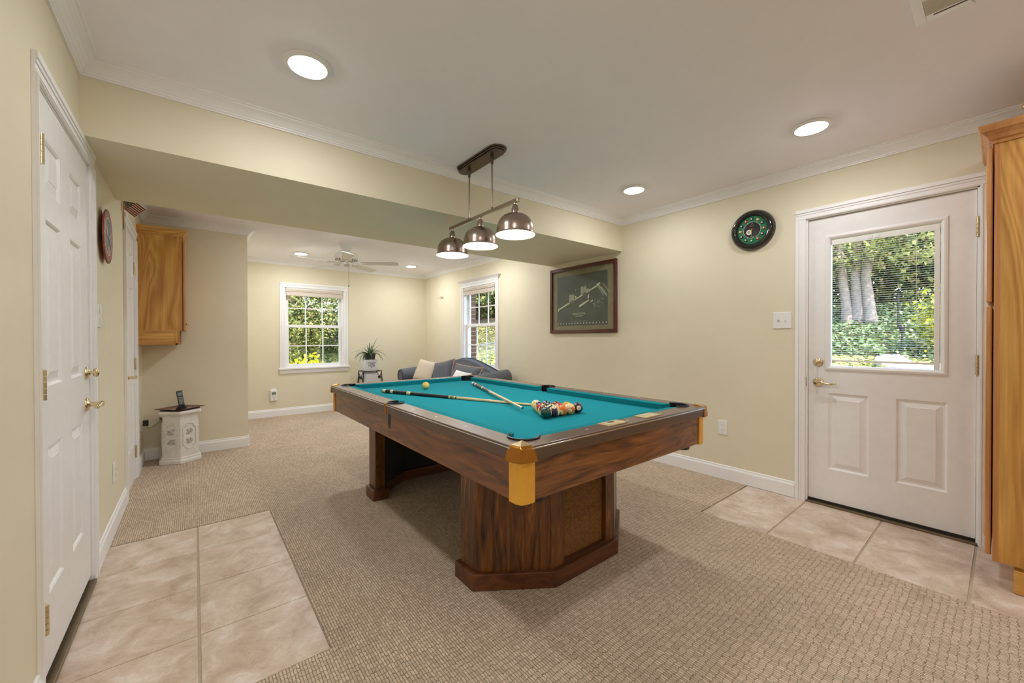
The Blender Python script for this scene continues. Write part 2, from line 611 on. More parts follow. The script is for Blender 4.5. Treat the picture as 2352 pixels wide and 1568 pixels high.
        for i in range(n if closed else n - 1):
            j = (i + 1) % n
            for k in range(m_ - 1):
                fs.append((i * m_ + k, j * m_ + k, j * m_ + k + 1, i * m_ + k + 1))
        if not closed:
            fs.append(tuple(range(m_)))
            fs.append(tuple(range((n - 1) * m_, n * m_))[::-1])
        return s.add(vs_, fs, mi)
    def build(s, name, mats, parent=None, smooth=False, bevel=0.0, loc=None, rot=None, seg=2, angle=40):
        me = bpy.data.meshes.new(name)
        me.from_pydata(s.v, [], s.f)
        if not isinstance(mats, (list, tuple)):
            mats = [mats]
        for q in mats:
            me.materials.append(M[q] if isinstance(q, str) else q)
        me.polygons.foreach_set('material_index', s.m)
        if smooth:
            me.polygons.foreach_set('use_smooth', [True] * len(s.f))
            me.update()
            me.set_sharp_from_angle(angle=radians(angle))
        me.update()
        o = bpy.data.objects.new(name, me)
        COL.objects.link(o)
        if parent is not None:
            o.parent = parent
        if loc is not None:
            o.location = loc
        if rot is not None:
            o.rotation_euler = rot
        if bevel:
            b = o.modifiers.new('bevel', 'BEVEL')
            b.width = bevel
            b.segments = seg
            b.limit_method = 'ANGLE'
            b.angle_limit = radians(35)
        return o

def warp(o, fn):
    for v in o.data.vertices:
        v.co = fn(v.co)
    o.data.update()
    return o

def tag(o, label=None, cat=None, group=None, kind=None):
    if label: o['label'] = label
    if cat: o['category'] = cat
    if group: o['group'] = group
    if kind: o['kind'] = kind
    return o

def thing(name, label, cat, loc=(0, 0, 0), rotz=0.0, group=None, kind=None):
    o = bpy.data.objects.new(name, None)
    o.empty_display_size = .1
    COL.objects.link(o)
    o.location = loc
    o.rotation_euler = (0, 0, rotz)
    return tag(o, label, cat, group, kind)

def struct(o, label=None):
    o['kind'] = 'structure'
    if label: o['label'] = label
    return o

def copy_tree(o, parent=None, **kw):
    c = o.copy()
    COL.objects.link(c)
    c.parent = parent
    for ch in [x for x in bpy.data.objects if x.parent == o]:
        copy_tree(ch, c)
    return c

def inst(o, parent, loc=None, rot=None):
    c = o.copy()
    COL.objects.link(c)
    c.parent = parent
    if loc is not None: c.location = loc
    if rot is not None: c.rotation_euler = rot
    return c

def text_mesh(body, size, align='CENTER', extrude=0.0, spacing=1.0):
    c = bpy.data.curves.new('txt', 'FONT')
    c.body = body
    c.size = size
    c.align_x = align
    c.align_y = 'CENTER'
    c.extrude = extrude
    c.space_character = spacing
    c.resolution_u = 2
    o = bpy.data.objects.new('txt', c)
    COL.objects.link(o)
    dg = bpy.context.evaluated_depsgraph_get()
    me = bpy.data.meshes.new_from_object(o.evaluated_get(dg))
    bpy.data.objects.remove(o)
    bpy.data.curves.remove(c)
    return me

def text_obj(name, body, size, material, parent, mx, align='CENTER', extrude=.0004):
    me = text_mesh(body, size, align, extrude)
    me.transform(mx)
    me.materials.clear()
    me.materials.append(M[material])
    o = bpy.data.objects.new(name, me)
    COL.objects.link(o)
    o.parent = parent
    return o

def arc(cx, cy, r, a0, a1, n):
    return [(cx + r * cos(radians(a0 + (a1 - a0) * i / n)), cy + r * sin(radians(a0 + (a1 - a0) * i / n))) for i in range(n + 1)]

RX90 = Matrix.Rotation(pi / 2, 4, 'X')      # text that stands up, read from -y
# ------------------------------------------------------------------ room shell
XL, XR = -.400, 3.497
YN, YB, YB2, YK, YF = -2.6, 2.512, 3.590, 5.297, 7.046
XK = .465
CZ, CZ2 = 2.430, 2.413          # ceiling heights, front and rear room
def ceilz(x):                    # the old ceiling drops slightly toward the right
    return CZ + .018 * (XR - x) / (XR - XL)
def skew(x):                    # the beam is not quite square to the walls
    return .095 * (XR - x) / (XR - XL)

mb = MB().box(XL - .2, XR + .2, YN - .2, YF + .2, -.14, -.0030)
floor = struct(mb.build('floor', 'grout'), 'tiled floor under both door landings')
t_i = 0
for c0, c1 in ((XL, .003), (.013, .402)):
    ys = [1.626, 2.032, 2.433, 2.836, 3.214]
    for a, b in zip(ys, ys[1:]):
        MB().box(c0, c1, a + .0015, b - .0015, -.004, 0).build('tile', 'tile_warm', floor, bevel=.002)
ys = [1.307, .9106, .502, .102, -.30, -.70]
for a, b in zip(ys, ys[1:]):
    for c0, c1 in ((2.712, 3.0945), (3.0975, XR)):
        MB().box(c0, c1, b + .005, a - .005, -.004, 0).build('tile', 'tile_cool', floor, bevel=.002)
poly = [(XL, YN), (XR, YN), (XR, -.70), (2.71, -.70), (2.71, 1.309), (XR, 1.309), (XR, YF), (XK, YF), (XK, YK), (XL, YK), (XL, 3.216), (.404, 3.216), (.404, 1.624), (XL, 1.624)]
struct(MB().prism(poly, -.004, .003).build('floor_carpet', 'carpet_loop'), 'beige loop pile carpet covering most of the floor')

W = .14
def wall(name, boxes, label):
    mb = MB()
    for q in boxes:
        mb.box(*q)
    return struct(mb.build(name, 'wall_paint'), label)
HT = 2.5
D1a, D1b, D2a, D2b, DH = 1.950, 2.806, 4.062, 4.682, 2.048
wall('wall_left', [(XL - W, XL, YN - W, D1a, -.02, HT), (XL - W, XL, D1b, D2a, -.02, HT), (XL - W, XL, D2b, YK + W, -.02, HT),
                   (XL - W, XL, D1a, D1b, DH, HT), (XL - W, XL, D2a, D2b, DH, HT)], 'pale yellow wall with two white panel doors')
D3a, D3b, D3H = .096, .918, 2.062
W2a, W2b, W2z0, W2z1 = 4.748, 5.645, .74, 2.03
wall('wall_right', [(XR, XR + W, YN - W, D3a, -.02, HT), (XR, XR + W, D3b, W2a, -.02, HT), (XR, XR + W, W2b, YF + W, -.02, HT),
                    (XR, XR + W, D3a, D3b, D3H, HT), (XR, XR + W, W2a, W2b, -.02, W2z0), (XR, XR + W, W2a, W2b, W2z1, HT)],
     'pale yellow wall with the exterior door and picture')
W1a, W1b, W1z0, W1z1 = 1.105, 1.975, .74, 2.005
wall('wall_far', [(XL - W, W1a, YF, YF + W, -.02, HT), (W1b, XR, YF, YF + W, -.02, HT), (W1a, W1b, YF, YF + W, -.02, W1z0), (W1a, W1b, YF, YF + W, W1z1, HT)],
     'far pale yellow wall with the window over the plant')
wall('wall_near', [(XL, XR, YN - W, YN, -.02, HT), (2.90, XR, -.74, -.62, -.02, HT)], 'pale yellow wall behind the oak cabinet')
wall('wall_closet', [(XL, XK, YK, YK + .1, -.02, HT), (XK - .1, XK, YK + .1, YF, -.02, HT)], 'projecting closet wall behind the white pedestal')

beam = MB().box(XL, XR, YB, YB2, 2.108, HT).build('ceiling_beam', 'wall_paint')
def fbeam(co):
    if co.z < 2.2: co.z -= .004 * (co.x - 1.55)
    co.y += skew(co.x)
    return co
struct(warp(beam, fbeam), 'wide dropped beam across the room')
struct(warp(MB().box(XL - W, XR + W, YN - W, YB + .2, CZ, HT + .1).build('ceiling', 'ceiling_paint'), lambda c: Vector((c.x, c.y, ceilz(c.x) if c.z < CZ + .01 else c.z))), 'white ceiling over the pool table')
struct(MB().box(XL - W, XR + W, YB2 - .02, YF + W, CZ2, HT + .1).build('ceiling_rear', 'ceiling_paint'), 'white ceiling of the far room')
# roof slab keeps daylight out of the ceiling void
struct(MB().box(XL - .35, XR + .35, YN - .35, YF + .35, HT + .1, HT + .22).build('ceiling_roof', 'ceiling_paint'), 'roof slab above the ceiling')

CROWN = [(0, -.066), (.009, -.066), (.010, -.060), (.016, -.056), (.017, -.050), (.022, -.046), (.030, -.036), (.042, -.024), (.055, -.016), (.060, -.014), (.061, -.008), (.072, -.006), (.074, .004), (0, .004)]
def crown(name, path, z, label):
    o = MB().sweep([(d, z + h) for d, h in CROWN], path).build(name, 'trim_white')
    if z == CZ:
        warp(o, lambda c: Vector((c.x, c.y, c.z + ceilz(c.x) - CZ)))
    return struct(o, label)
crown('trim_1', [(XL, YN), (XL, YB + skew(XL)), (XR, YB), (XR, YN)], CZ, 'white crown moulding around the front ceiling')
crown('trim_2', [(XL, YB2 + .1), (XL, YK), (XK, YK), (XK, YF), (XR, YF), (XR, YB2)], CZ2, 'white crown moulding around the far ceiling')

BASE = [(0, .003), (.014, .003), (.014, .092), (.011, .100), (.008, .104), (.007, .116), (0, .120)]
def base(name, path, label):
    return struct(MB().sweep(BASE, path).build(name, 'trim_white'), label)
base('baseboard_left', [(XL, 2.878), (XL, 4.004)], 'white baseboard between the two panel doors')
base('baseboard_left_near', [(XL, YN), (XL, 1.94)], 'white baseboard before the near panel door')
base('baseboard_closet', [(XL, 4.748), (XL, YK), (XK, YK), (XK, YF), (XR, YF), (XR, .984)], 'white baseboard around the far room')

# ------------------------------------------------------------------ doors
def casing(parent, w, h, lw, rw, tw, z0=0.0):
    def leg(x0, x1, za, zb, horiz=False):
        mb = MB()
        mb.box(x0, x1, -.011, 0, za, zb)
        if horiz:
            mb.box(x0, x1, -.018, -.011, zb - .024, zb)
            mb.box(x0, x1, -.015, -.011, zb - .040, zb - .028)
            mb.box(x0, x1, -.0135, -.011, za + .004, za + .014)
        else:
            out_left = x0 < 0
            k = (x1 - x0) / .07
            a = (x0, x0 + .024 * k) if out_left else (x1 - .024 * k, x1)
            b = (x0 + .028 * k, x0 + .040 * k) if out_left else (x1 - .040 * k, x1 - .028 * k)
            c = (x1 - .014 * k, x1 - .004 * k) if out_left else (x0 + .004 * k, x0 + .014 * k)
            mb.box(a[0], a[1], -.018, -.011, za, zb)
            mb.box(b[0], b[1], -.015, -.011, za, zb)
            mb.box(c[0], c[1], -.0135, -.011, za, zb)
        return mb.build('casing', 'trim_white', parent, bevel=.002)
    leg(-lw, 0, z0, h)
    leg(w, w + rw, z0, h)
    leg(-lw, w + rw, h, h + tw, True)

def leaf(parent, x0, x1, z0, z1, y, cols, rows, name='leaf', holes=()):
    mb = MB().box(x0, x1, y + .010, y + .042, z0, z1) if not holes else MB()
    xs = sorted({x0, x1} | {c for p in cols for c in p} | {h for q in holes for h in q[:2]})
    zs = sorted({z0, z1} | {c for p in rows for c in p} | {h for q in holes for h in q[2:]})
    pans = []
    for a, b in zip(xs, xs[1:]):
        for c, d in zip(zs, zs[1:]):
            mx_, mz = (a + b) / 2, (c + d) / 2
            if any(h[0] < mx_ < h[1] and h[2] < mz < h[3] for h in holes):
                continue
            inp = any(p[0] < mx_ < p[1] for p in cols) and any(p[0] < mz < p[1] for p in rows)
            if holes:
                mb.box(a, b, y + .010, y + .042, c, d)
            if not inp:
                mb.box(a, b, y, y + .010, c, d)
    o = mb.build(name, 'door_white', parent)
    for p in cols:
        for q in rows:
            a, b, c, d = p[0], p[1], q[0], q[1]
            rr = [(a, b, c, d, y)]
            for ins, dep in ((.006, .004), (.010, .009), (.020, .009), (.046, .002), (.048, .0005)):
                rr.append((a + ins, b - ins, c + ins, d - ins, y + dep))
            MB().rings(rr).build('panel', 'door_white', o)
    return o

def hinge(parent, x, z, y, side=1, h=.10, lw=.007):
    mb = MB()
    for k in range(5):
        mb.lathe([(0, 0), (.0075, 0), (.0075, h / 5 - .0015), (0, h / 5 - .0015)], 10, 0, Matrix.Translation((x, y - .005, z - h / 2 + k * h / 5)))
    mb.box(x, x - side * lw, y - .0015, y, z - h / 2, z + h / 2)
    return mb.build('hinge', 'brass', parent, smooth=True)

def rosette(mb, x, y, z, r):
    mb.lathe([(0, 0), (r, 0), (r, .004), (r * .86, .008), (r * .5, .011), (r * .36, .016), (0, .016)], 24, 0, Matrix.Translation((x, y, z)) @ Matrix.Rotation(pi / 2, 4, 'X'))

def lever(parent, x, z, y, d=1, style=0):
    """d: +1 lever points to local +x"""
    mb = MB()
    rosette(mb, x, y, z, .032)
    mb.lathe([(0, 0), (.012, 0), (.010, .03), (.013, .038), (.013, .05), (0, .052)], 16, 0, Matrix.Translation((x, y - .010, z)) @ Matrix.Rotation(pi / 2, 4, 'X'))
    pts = [(x, y - .05, z), (x + d * .02, y - .052, z + .004), (x + d * .045, y - .05, z - .002), (x + d * .07, y - .047, z - .008), (x + d * .092, y - .046, z - .004), (x + d * .105, y - .046, z + .001), (x + d * .112, y - .046, z - .006)]
    mb.tube(pts, [.011, .0105, .009, .008, .0075, .007, .005], 10)
    return mb.build('lever_handle', 'brass', parent, smooth=True, angle=50)

def deadbolt(parent, x, z, y, turn=True):
    mb = MB()
    rosette(mb, x, y, z, .030)
    if turn:
        mb.lathe([(0, 0), (.008, 0), (.008, .02), (0, .02)], 12, 0, Matrix.Translation((x, y - .012, z)) @ Matrix.Rotation(pi / 2, 4, 'X'))
        mb.sphere((x, y - .034, z), (.008, .012, .022), 12, 8)
    return mb.build('deadbolt', 'brass', parent, smooth=True, angle=50)

# near door in the left wall
d1 = thing('door_1', 'near white six-panel door with brass lever and deadbolt', 'door', (XL, D1a, 0), pi / 2, kind='structure')
w1 = D1b - D1a
casing(d1, w1, DH - .004, .014, .068, .072)
MB().box(-.0, .008, 0, .12, 0, DH).box(w1 - .006, w1, 0, .12, 0, DH).box(0, w1, 0, .12, DH - .010, DH).build('jamb', 'trim_white', d1)
c1 = [(.150, .350), (.500, .702)]
r1 = [(.30, .815), (1.03, 1.615), (1.715, 1.895)]
leaf(d1, .009, w1 - .008, .040, DH - .013, .003, c1, r1)
for z in (1.815, 1.045, .275):
    hinge(d1, .014, z, -.010, -1, .10, .016)
lever(d1, w1 - .075, .885, .003, -1)
deadbolt(d1, w1 - .075, 1.035, .003)
MB().box(0, w1, -.018, .05, 0, .016).build('threshold', 'bronze_sill', d1, bevel=.003)
MB().box(0.01, w1 - .01, .012, .035, .016, .040).build('sweep', 'black_rubber', d1)

# far door in the left wall
d2 = thing('door_2', 'far white panel door beside the hanging oak cabinet', 'door', (XL, D2a, 0), pi / 2, kind='structure')
w2 = D2b - D2a
casing(d2, w2, DH - .004, .060, .062, .070)
MB().box(0, .008, 0, .12, 0, DH).box(w2 - .008, w2, 0, .12, 0, DH).box(0, w2, 0, .12, DH - .010, DH).build('jamb', 'trim_white', d2)
leaf(d2, .009, w2 - .009, .012, DH - .013, .003, [(.10, .28), (.345, .52)], r1)
for z in (1.80, .985, .235):
    hinge(d2, w2 - .012, z, .002, -1, .10, .012)
lever(d2, .07, .905, .003, 1)

# exterior door in the right wall
d3 = thing('door_3', 'white exterior door with a blind over its window', 'door', (XR, D3b, 0), -pi / 2, kind='structure')
w3 = D3b - D3a
casing(d3, w3, D3H - .004, .064, .064, .072)
MB().box(0, .010, 0, .13, 0, D3H).box(w3 - .010, w3, 0, .13, 0, D3H).box(0, w3, 0, .13, D3H - .010, D3H).build('jamb', 'trim_white', d3)
LY = .020
gx0, gx1, gz0, gz1 = .106, .703, .962, 1.923
dl = leaf(d3, .012, w3 - .012, .030, D3H - .014, LY, [(.126, .346), (.476, .700)], [(.262, .803)], holes=[(gx0, gx1, gz0, gz1)])
fr = [(gx0, gx1, gz0, gz1, LY)]
for ins, dep in ((.004, -.007), (.014, -.010), (.020, -.010), (.030, -.003), (.034, .004), (.036, .030)):
    fr.append((gx0 + ins, gx1 - ins, gz0 + ins, gz1 - ins, LY + dep))
MB().rings(fr, cap=False).build('lite_frame', 'door_white', dl)
MB().box(gx0 + .03, gx1 - .03, LY + .030, LY + .034, gz0 + .03, gz1 - .03).build('pane', 'window_glass', dl)
for z in (1.830, 1.037):
    hinge(d3, w3 - .008, z, .004, 1, .115)
lever(d3, .070, .876, LY, 1)
deadbolt(d3, .070, 1.020, LY)
MB().box(.004, w3 - .004, -.012, .12, 0, .014).build('threshold', 'bronze_sill', d3, bevel=.003)
MB().box(.012, w3 - .012, .014, .05, .014, .031).build('sweep', 'black_rubber', d3)
MB().box(-.001, .004, -.002, .012, .84, .91).build('strike_plate', 'brass', d3)

# mini blind on the exterior door
bl = thing('mini_blind', 'white mini blind with open slats over the exterior door glass', 'blind', (XR, D3b, 0), -pi / 2)
bx0, bx1 = gx0 + .040, gx1 - .062
by = LY + .012
MB().box(gx0 + .037, gx1 - .037, by - .010, by + .012, gz1 - .073, gz1 - .040).build('headrail', 'blind_slat', bl, bevel=.002)
for xx in (bx0 + .19, bx0 + .225):
    MB().box(xx, xx + .024, by - .014, by - .010, gz1 - .066, gz1 - .046).build('bracket', 'blind_slat', bl, bevel=.002)
MB().box(gx1 - .061, gx1 - .037, by - .009, by + .010, gz0 + .037, gz1 - .041).build('side_channel', 'blind_slat', bl, bevel=.002)
zt, zb_ = gz1 - .085, gz0 + .085
n = 56
sl0 = None
for i in range(n):
    z = zb_ + (zt - zb_) * i / (n - 1)
    if sl0 is None:
        ym = by
        sl0 = MB().add([(bx0, ym - .0065, z * 0 - .0006), (bx1, ym - .0065, -.0006), (bx1, ym, .0008), (bx0, ym, .0008), (bx0, ym + .0065, .0000), (bx1, ym + .0065, .0000),
                        (bx0, ym - .0065, -.0011), (bx1, ym - .0065, -.0011), (bx1, ym, .0003), (bx0, ym, .0003), (bx0, ym + .0065, -.0005), (bx1, ym + .0065, -.0005)],
                       [(0, 1, 2, 3), (3, 2, 5, 4), (9, 8, 7, 6), (10, 11, 8, 9), (6, 7, 1, 0), (4, 5, 11, 10), (0, 3, 9, 6), (3, 4, 10, 9), (1, 7, 8, 2), (2, 8, 11, 5)]).build('slat', 'blind_slat', bl)
        sl0.location = (0, 0, z)
    else:
        inst(sl0, bl, (0, 0, z))
MB().box(bx0, bx1, by - .007, by + .007, zb_ - .020, zb_ - .008).build('bottom_rail', 'blind_slat', bl, bevel=.002)
for xx in (bx0 + .055, bx1 - .075):
    MB().tube([(xx, by - .0085, gz1 - .07), (xx, by - .0085, zb_ - .02)], .0007, 5).build('ladder_cord', 'blind_slat', bl)

# ------------------------------------------------------------------ windows
def make_window(name, label, loc, rotz, w, z0, z1, cap=False, low_gap=0):
    t = thing(name, label, 'window', loc, rotz, kind='structure')
    casing(t, w, z1, .074, .074, .074, z0)
    MB().box(0, .014, 0, .13, z0, z1).box(w - .014, w, 0, .13, z0, z1).box(0, w, 0, .13, z1 - .014, z1).box(0, w, 0, .13, z0, z0 + .012).build('jamb', 'trim_white', t)
    MB().box(-.092, w + .092, -.045, .03, z0 - .022, z0 + .004).build('stool', 'trim_white', t, bevel=.004)
    MB().box(-.074, w + .074, -.016, 0, z0 - .085, z0 - .022).build('apron', 'trim_white', t, bevel=.003)
    if cap:
        prof = [(0, z1 + .070), (.020, z1 + .070), (.024, z1 + .080), (.045, z1 + .100), (.050, z1 + .104), (.056, z1 + .112), (0, z1 + .112)]
        mb = MB().sweep([(d, z) for d, z in prof], [(w + .074, 0), (w + .074, -.004), (-.074, -.004), (-.074, 0)][::-1])
        mb.build('head_cap', 'trim_white', t)
    zm = (z0 + z1) / 2 + .025
    for (a, b, y) in ((zm - .018, z1 - .014, .078), (z0 + .012, zm + .022, .042)):
        s = MB()
        x0, x1 = .016, w - .016
        s.box(x0, x0 + .042, y, y + .030, a, b).box(x1 - .042, x1, y, y + .030, a, b)
        s.box(x0 + .042, x1 - .042, y, y + .030, a, a + .045).box(x0 + .042, x1 - .042, y, y + .030, b - .042, b)
        so = s.build('sash', 'trim_white', t, bevel=.002)
        gx = [x0 + .042 + (x1 - x0 - .084) * k / 3 for k in range(4)]
        gz = [a + .045 + (b - a - .087) * k / 2 for k in range(3)]
        for k in (1, 2):
            MB().box(gx[k] - .008, gx[k] + .008, y + .008, y + .022, gz[0], gz[2]).build('muntin', 'trim_white', so)
        MB().box(gx[0], gx[3], y + .009, y + .021, gz[1] - .008, gz[1] + .008).build('muntin', 'trim_white', so)
        for i in range(3):
            for j in range(2):
                MB().box(gx[i], gx[i + 1], y + .014, y + .016, gz[j], gz[j + 1]).build('pane', 'window_glass', so)
    return t
make_window('window_1', 'double-hung window in the far wall left of the potted plant', (W1a, YF, 0), 0, W1b - W1a, W1z0, W1z1)
make_window('window_2', 'double-hung window with capped head above the grey sofa', (XR, W2b, 0), -pi / 2, W2b - W2a, W2z0, W2z1, cap=True)

def rolled_blind(label, loc, rotz, w, z1, gap):
    t = thing('woven_blind', label, 'blind', loc, rotz, group='gathered beige blinds at the window heads')
    MB().box(gap, w - gap, -.022, .026, z1 - .062, z1 - .016).build('valance', 'wicker_blind', t, bevel=.004)
    for k in range(2):
        MB().box(gap + .004, w - gap - .004, -.026, -.020, z1 - .040 - .02 * k, z1 - .030 - .02 * k).build('batten', 'wicker_blind', t, bevel=.002)
    MB().box(gap + .003, w - gap - .003, -.018, .022, z1 - .128, z1 - .062).build('gathered_stack', 'wicker_blind', t, bevel=.005)
    return t
rolled_blind('beige blind gathered at the top of the far wall window', (W1a, YF, 0), 0, W1b - W1a, W1z1, .012)
rolled_blind('beige blind gathered at the top of the window above the sofa', (XR, W2b, 0), -pi / 2, W2b - W2a, W2z1, .012)

# exterior brick reveal outside window_2
rev = struct(MB().box(XR + W, XR + W + .105, W2b + .012, W2b + .22, W2z0 - .3, W2z1 + .1).build('wall_brick_reveal', 'mortar'), 'brick reveal outside the window above the sofa')
zz = W2z0 - .28
k = 0
while zz < W2z1 + .08:
    for (a, b) in (((0.0, .10), (.108, .20)) if k % 2 else ((0.0, .19),)):
        MB().box(XR + W - .004, XR + W + .112, W2b + .006 + a, W2b + .006 + b, zz, zz + .060).build('brick', 'brick_red', rev, bevel=.003)
    zz += .072
    k += 1
# ------------------------------------------------------------------ pool table
TX, TY = 1.5865, 2.305
HX, HY = .7015, 1.245
ZT, ZS, ZA, ZF = .808, .756, .600, .772      # rail top, skirt bottom, apron bottom, felt
WX, WY, NX, NY = .095, .092, .145, .134      # rail widths and cushion noses from the outer edge
PX, PY, PR = .123, .126, .064                # corner pocket
SX, SR = .066, .054                          # side pocket
pt = thing('pool_table', 'large pool table with teal felt on two wooden pedestals', 'pool table', (TX, TY, 0))
def corner_arc(a0, a1, n=8, r=PR):
    return arc(-HX + PX, -HY + PY, r, a0, a1, n)
aL = 180 - math.degrees(math.acos((PX - WX) / PR))       # arc meets long rail
aE = -math.degrees(math.asin((PY - WY) / PR))            # arc meets end rail
sA = math.degrees(math.acos((WX - SX) / SR))
def flip(poly, sx, sy):
    return [(x * sx, y * sy) for x, y in poly]
long_poly = [(-HX, -HY + .052), (-HX + .050, -HY + .050)] + corner_arc(225, aL) + arc(-HX + SX, 0, SR, -sA, -180, 10) + [(-HX, 0)]
end_poly = [(-HX + .052, -HY), (-HX + .050, -HY + .050)] + corner_arc(225, 360 + aE) + [(-x, y) for x, y in corner_arc(225, 360 + aE)][::-1] + [(HX - .050, -HY + .050), (HX - .052, -HY)]
def skirt_strip(a, b, mb):
    pass
for sx in (1, -1):
    for sy in (1, -1):
        p = flip(long_poly, sx, sy)
        r = MB().prism(p, ZS + .012, ZT).build('rail', 'rail_top', pt, bevel=.003)
        x0, x1 = sorted((-HX * sx, (-HX + .012) * sx))
        y0, y1 = sorted(((-HY + .052) * sy, -.016 * sy))
        xo = (-HX - .004) * sx
        MB().box(xo, (-HX + .02) * sx, y0, y1, ZS, ZT - .010).build('rail_skirt', 'rail_skirt', pt, bevel=.004)
        MB().box((-HX - .0055) * sx, (-HX + .004) * sx, y0, y1, ZT - .011, ZT - .006).build('rail_trim', 'rail_line', pt, bevel=.001)
for sy in (1, -1):
    MB().prism(flip(end_poly, 1, sy), ZS + .012, ZT).build('rail', 'rail_top', pt, bevel=.003)
    MB().box(-HX + .052, HX - .052, (-HY - .004) * sy, (-HY + .02) * sy, ZS, ZT - .010).build('rail_skirt', 'rail_skirt', pt, bevel=.004)
    MB().box(-HX + .052, HX - .052, (-HY - .0055) * sy, (-HY + .004) * sy, ZT - .011, ZT - .006).build('rail_trim', 'rail_line', pt, bevel=.001)
# cushions
def cushion(axis, sx, sy):
    """axis 'x': cushion runs along y on a long rail; 'y': runs along x on an end rail"""
    if axis == 'x':
        a0, a1 = -HY + PY + .052, -.046
        n0, n1 = a0 + .034, a1 - .016
        q = [(-HX + WX, a0), (-HX + WX, a1), (-HX + NX, n1), (-HX + NX, n0)]
    else:
        a0, a1 = -HX + PX + .050, HX - PX - .050
        n0, n1 = a0 + .034, a1 - .034
        q = [(a0, -HY + WY), (a1, -HY + WY), (n1, -HY + NY), (n0, -HY + NY)]
    q = flip(q, sx, sy)
    q2 = [q[0], q[1], (q[2][0] * .86 + q[1][0] * .14, q[2][1] * .86 + q[1][1] * .14), (q[3][0] * .86 + q[0][0] * .14, q[3][1] * .86 + q[0][1] * .14)]
    vs_ = [(q[i][0], q[i][1], ZT - (.001, .001, .003, .003)[i]) for i in range(4)] + [(q2[i][0], q2[i][1], ZF - .002) for i in range(4)]
    fs = [(0, 1, 2, 3), (7, 6, 5, 4), (0, 4, 5, 1), (1, 5, 6, 2), (2, 6, 7, 3), (3, 7, 4, 0)]
    o = MB().add(vs_, fs)
    # keep normals outward
    ob = o.build('cushion', 'felt_rail', pt, bevel=.0025)
    bm = bmesh.new(); bm.from_mesh(ob.data); bmesh.ops.recalc_face_normals(bm, faces=bm.faces); bm.to_mesh(ob.data); bm.free()
    return ob
for sx in (1, -1):
    for sy in (1, -1):
        cushion('x', sx, sy)
for sy in (1, -1):
    cushion('y', 1, sy)
# slate bed covered with felt, with notches for the six pockets
rb = .056
qa = math.degrees(math.asin(min(1, math.sqrt(rb ** 2 - (PX - WX) ** 2) / rb)))
ca = 180 - qa
cb = -math.degrees(math.asin((PY - WY) / rb))
notch = arc(-HX + PX, -HY + PY, rb, cb, ca, 8)          # from end edge round to the long edge, via the inside
bed = []
bed += notch                                             # lower left, ends on long edge
sd = math.degrees(math.acos((WX - SX) / SR))
left_side = arc(-HX + SX, 0, SR, -sd, sd, 8)
bed += left_side
bed += [(x, -y) for x, y in notch][::-1]
bed += [(-x, -y) for x, y in notch]
bed += [(-x, y) for x, y in left_side][::-1]
bed += [(-x, y) for x, y in notch][::-1]
MB().prism(bed, ZF - .028, ZF).build('felt_bed', 'felt', pt)
# pockets
def pocket(cx_, cy_, r, a0, a1, name='pocket'):
    pts = arc(cx_, cy_, r - .001, a0, a1, 16)
    mb = MB()
    n = len(pts)
    inn = arc(cx_, cy_, r - .006, a0, a1, 16)
    vs_ = [(x, y, ZT + .001) for x, y in pts] + [(x, y, .68) for x, y in pts] + [(x, y, ZT + .001) for x, y in inn] + [(x, y, .68) for x, y in inn]
    fs = []
    for i in range(n - 1):
        fs += [(2 * n + i, 3 * n + i, 3 * n + i + 1, 2 * n + i + 1), (i + 1, n + i + 1, n + i, i), (i, 2 * n + i, 2 * n + i + 1, i + 1)]
    mb.add(vs_, fs)
    mb.lathe([(0, .66), (r - .004, .66), (r - .004, .69), (0, .672)], 20, 0, Matrix.Translation((cx_, cy_, 0)))
    o = mb.build(name, 'pocket_black', pt, smooth=True)
    MB().tube([(x, y, ZT + .003) for x, y in arc(cx_, cy_, r - .002, a0 - 4, a1 + 4, 18)], .0046, 8).build('pocket_rim', 'pocket_black', o, smooth=True)
    return o
for sx in (1, -1):
    for sy in (1, -1):
        a0, a1 = (aL, 360 + aE)
        angs = [a0, a1]
        if sx < 0: angs = [180 - a for a in angs]
        if sy < 0: angs = [-a for a in angs]
        pocket((-HX + PX) * sx, (-HY + PY) * sy, PR, min(angs), max(angs))
    a = sA
    angs = [a, 360 - a]
    if sx < 0: angs = [180 - q for q in angs]
    pocket((-HX + SX) * sx, 0, SR, min(angs), max(angs))
# sights on the rails
s0 = None
spots = []
for sx in (1, -1):
    for k in (1, 2, 3):
        for sy in (1, -1):
            spots.append(((-HX + .045) * sx, -.272 * k * sy))
for sy in (1, -1):
    for k in (-1, 0, 1):
        spots.append((.287 * k, (-HY + .053) * sy))
for x, y in spots:
    if s0 is None:
        s0 = MB().lathe([(0, 0), (.0055, 0), (.0055, .0008), (0, .0008)], 12).build('sight', 'sight', pt, loc=(x, y, ZT - .0002))
    else:
        inst(s0, pt, (x, y, ZT - .0002))
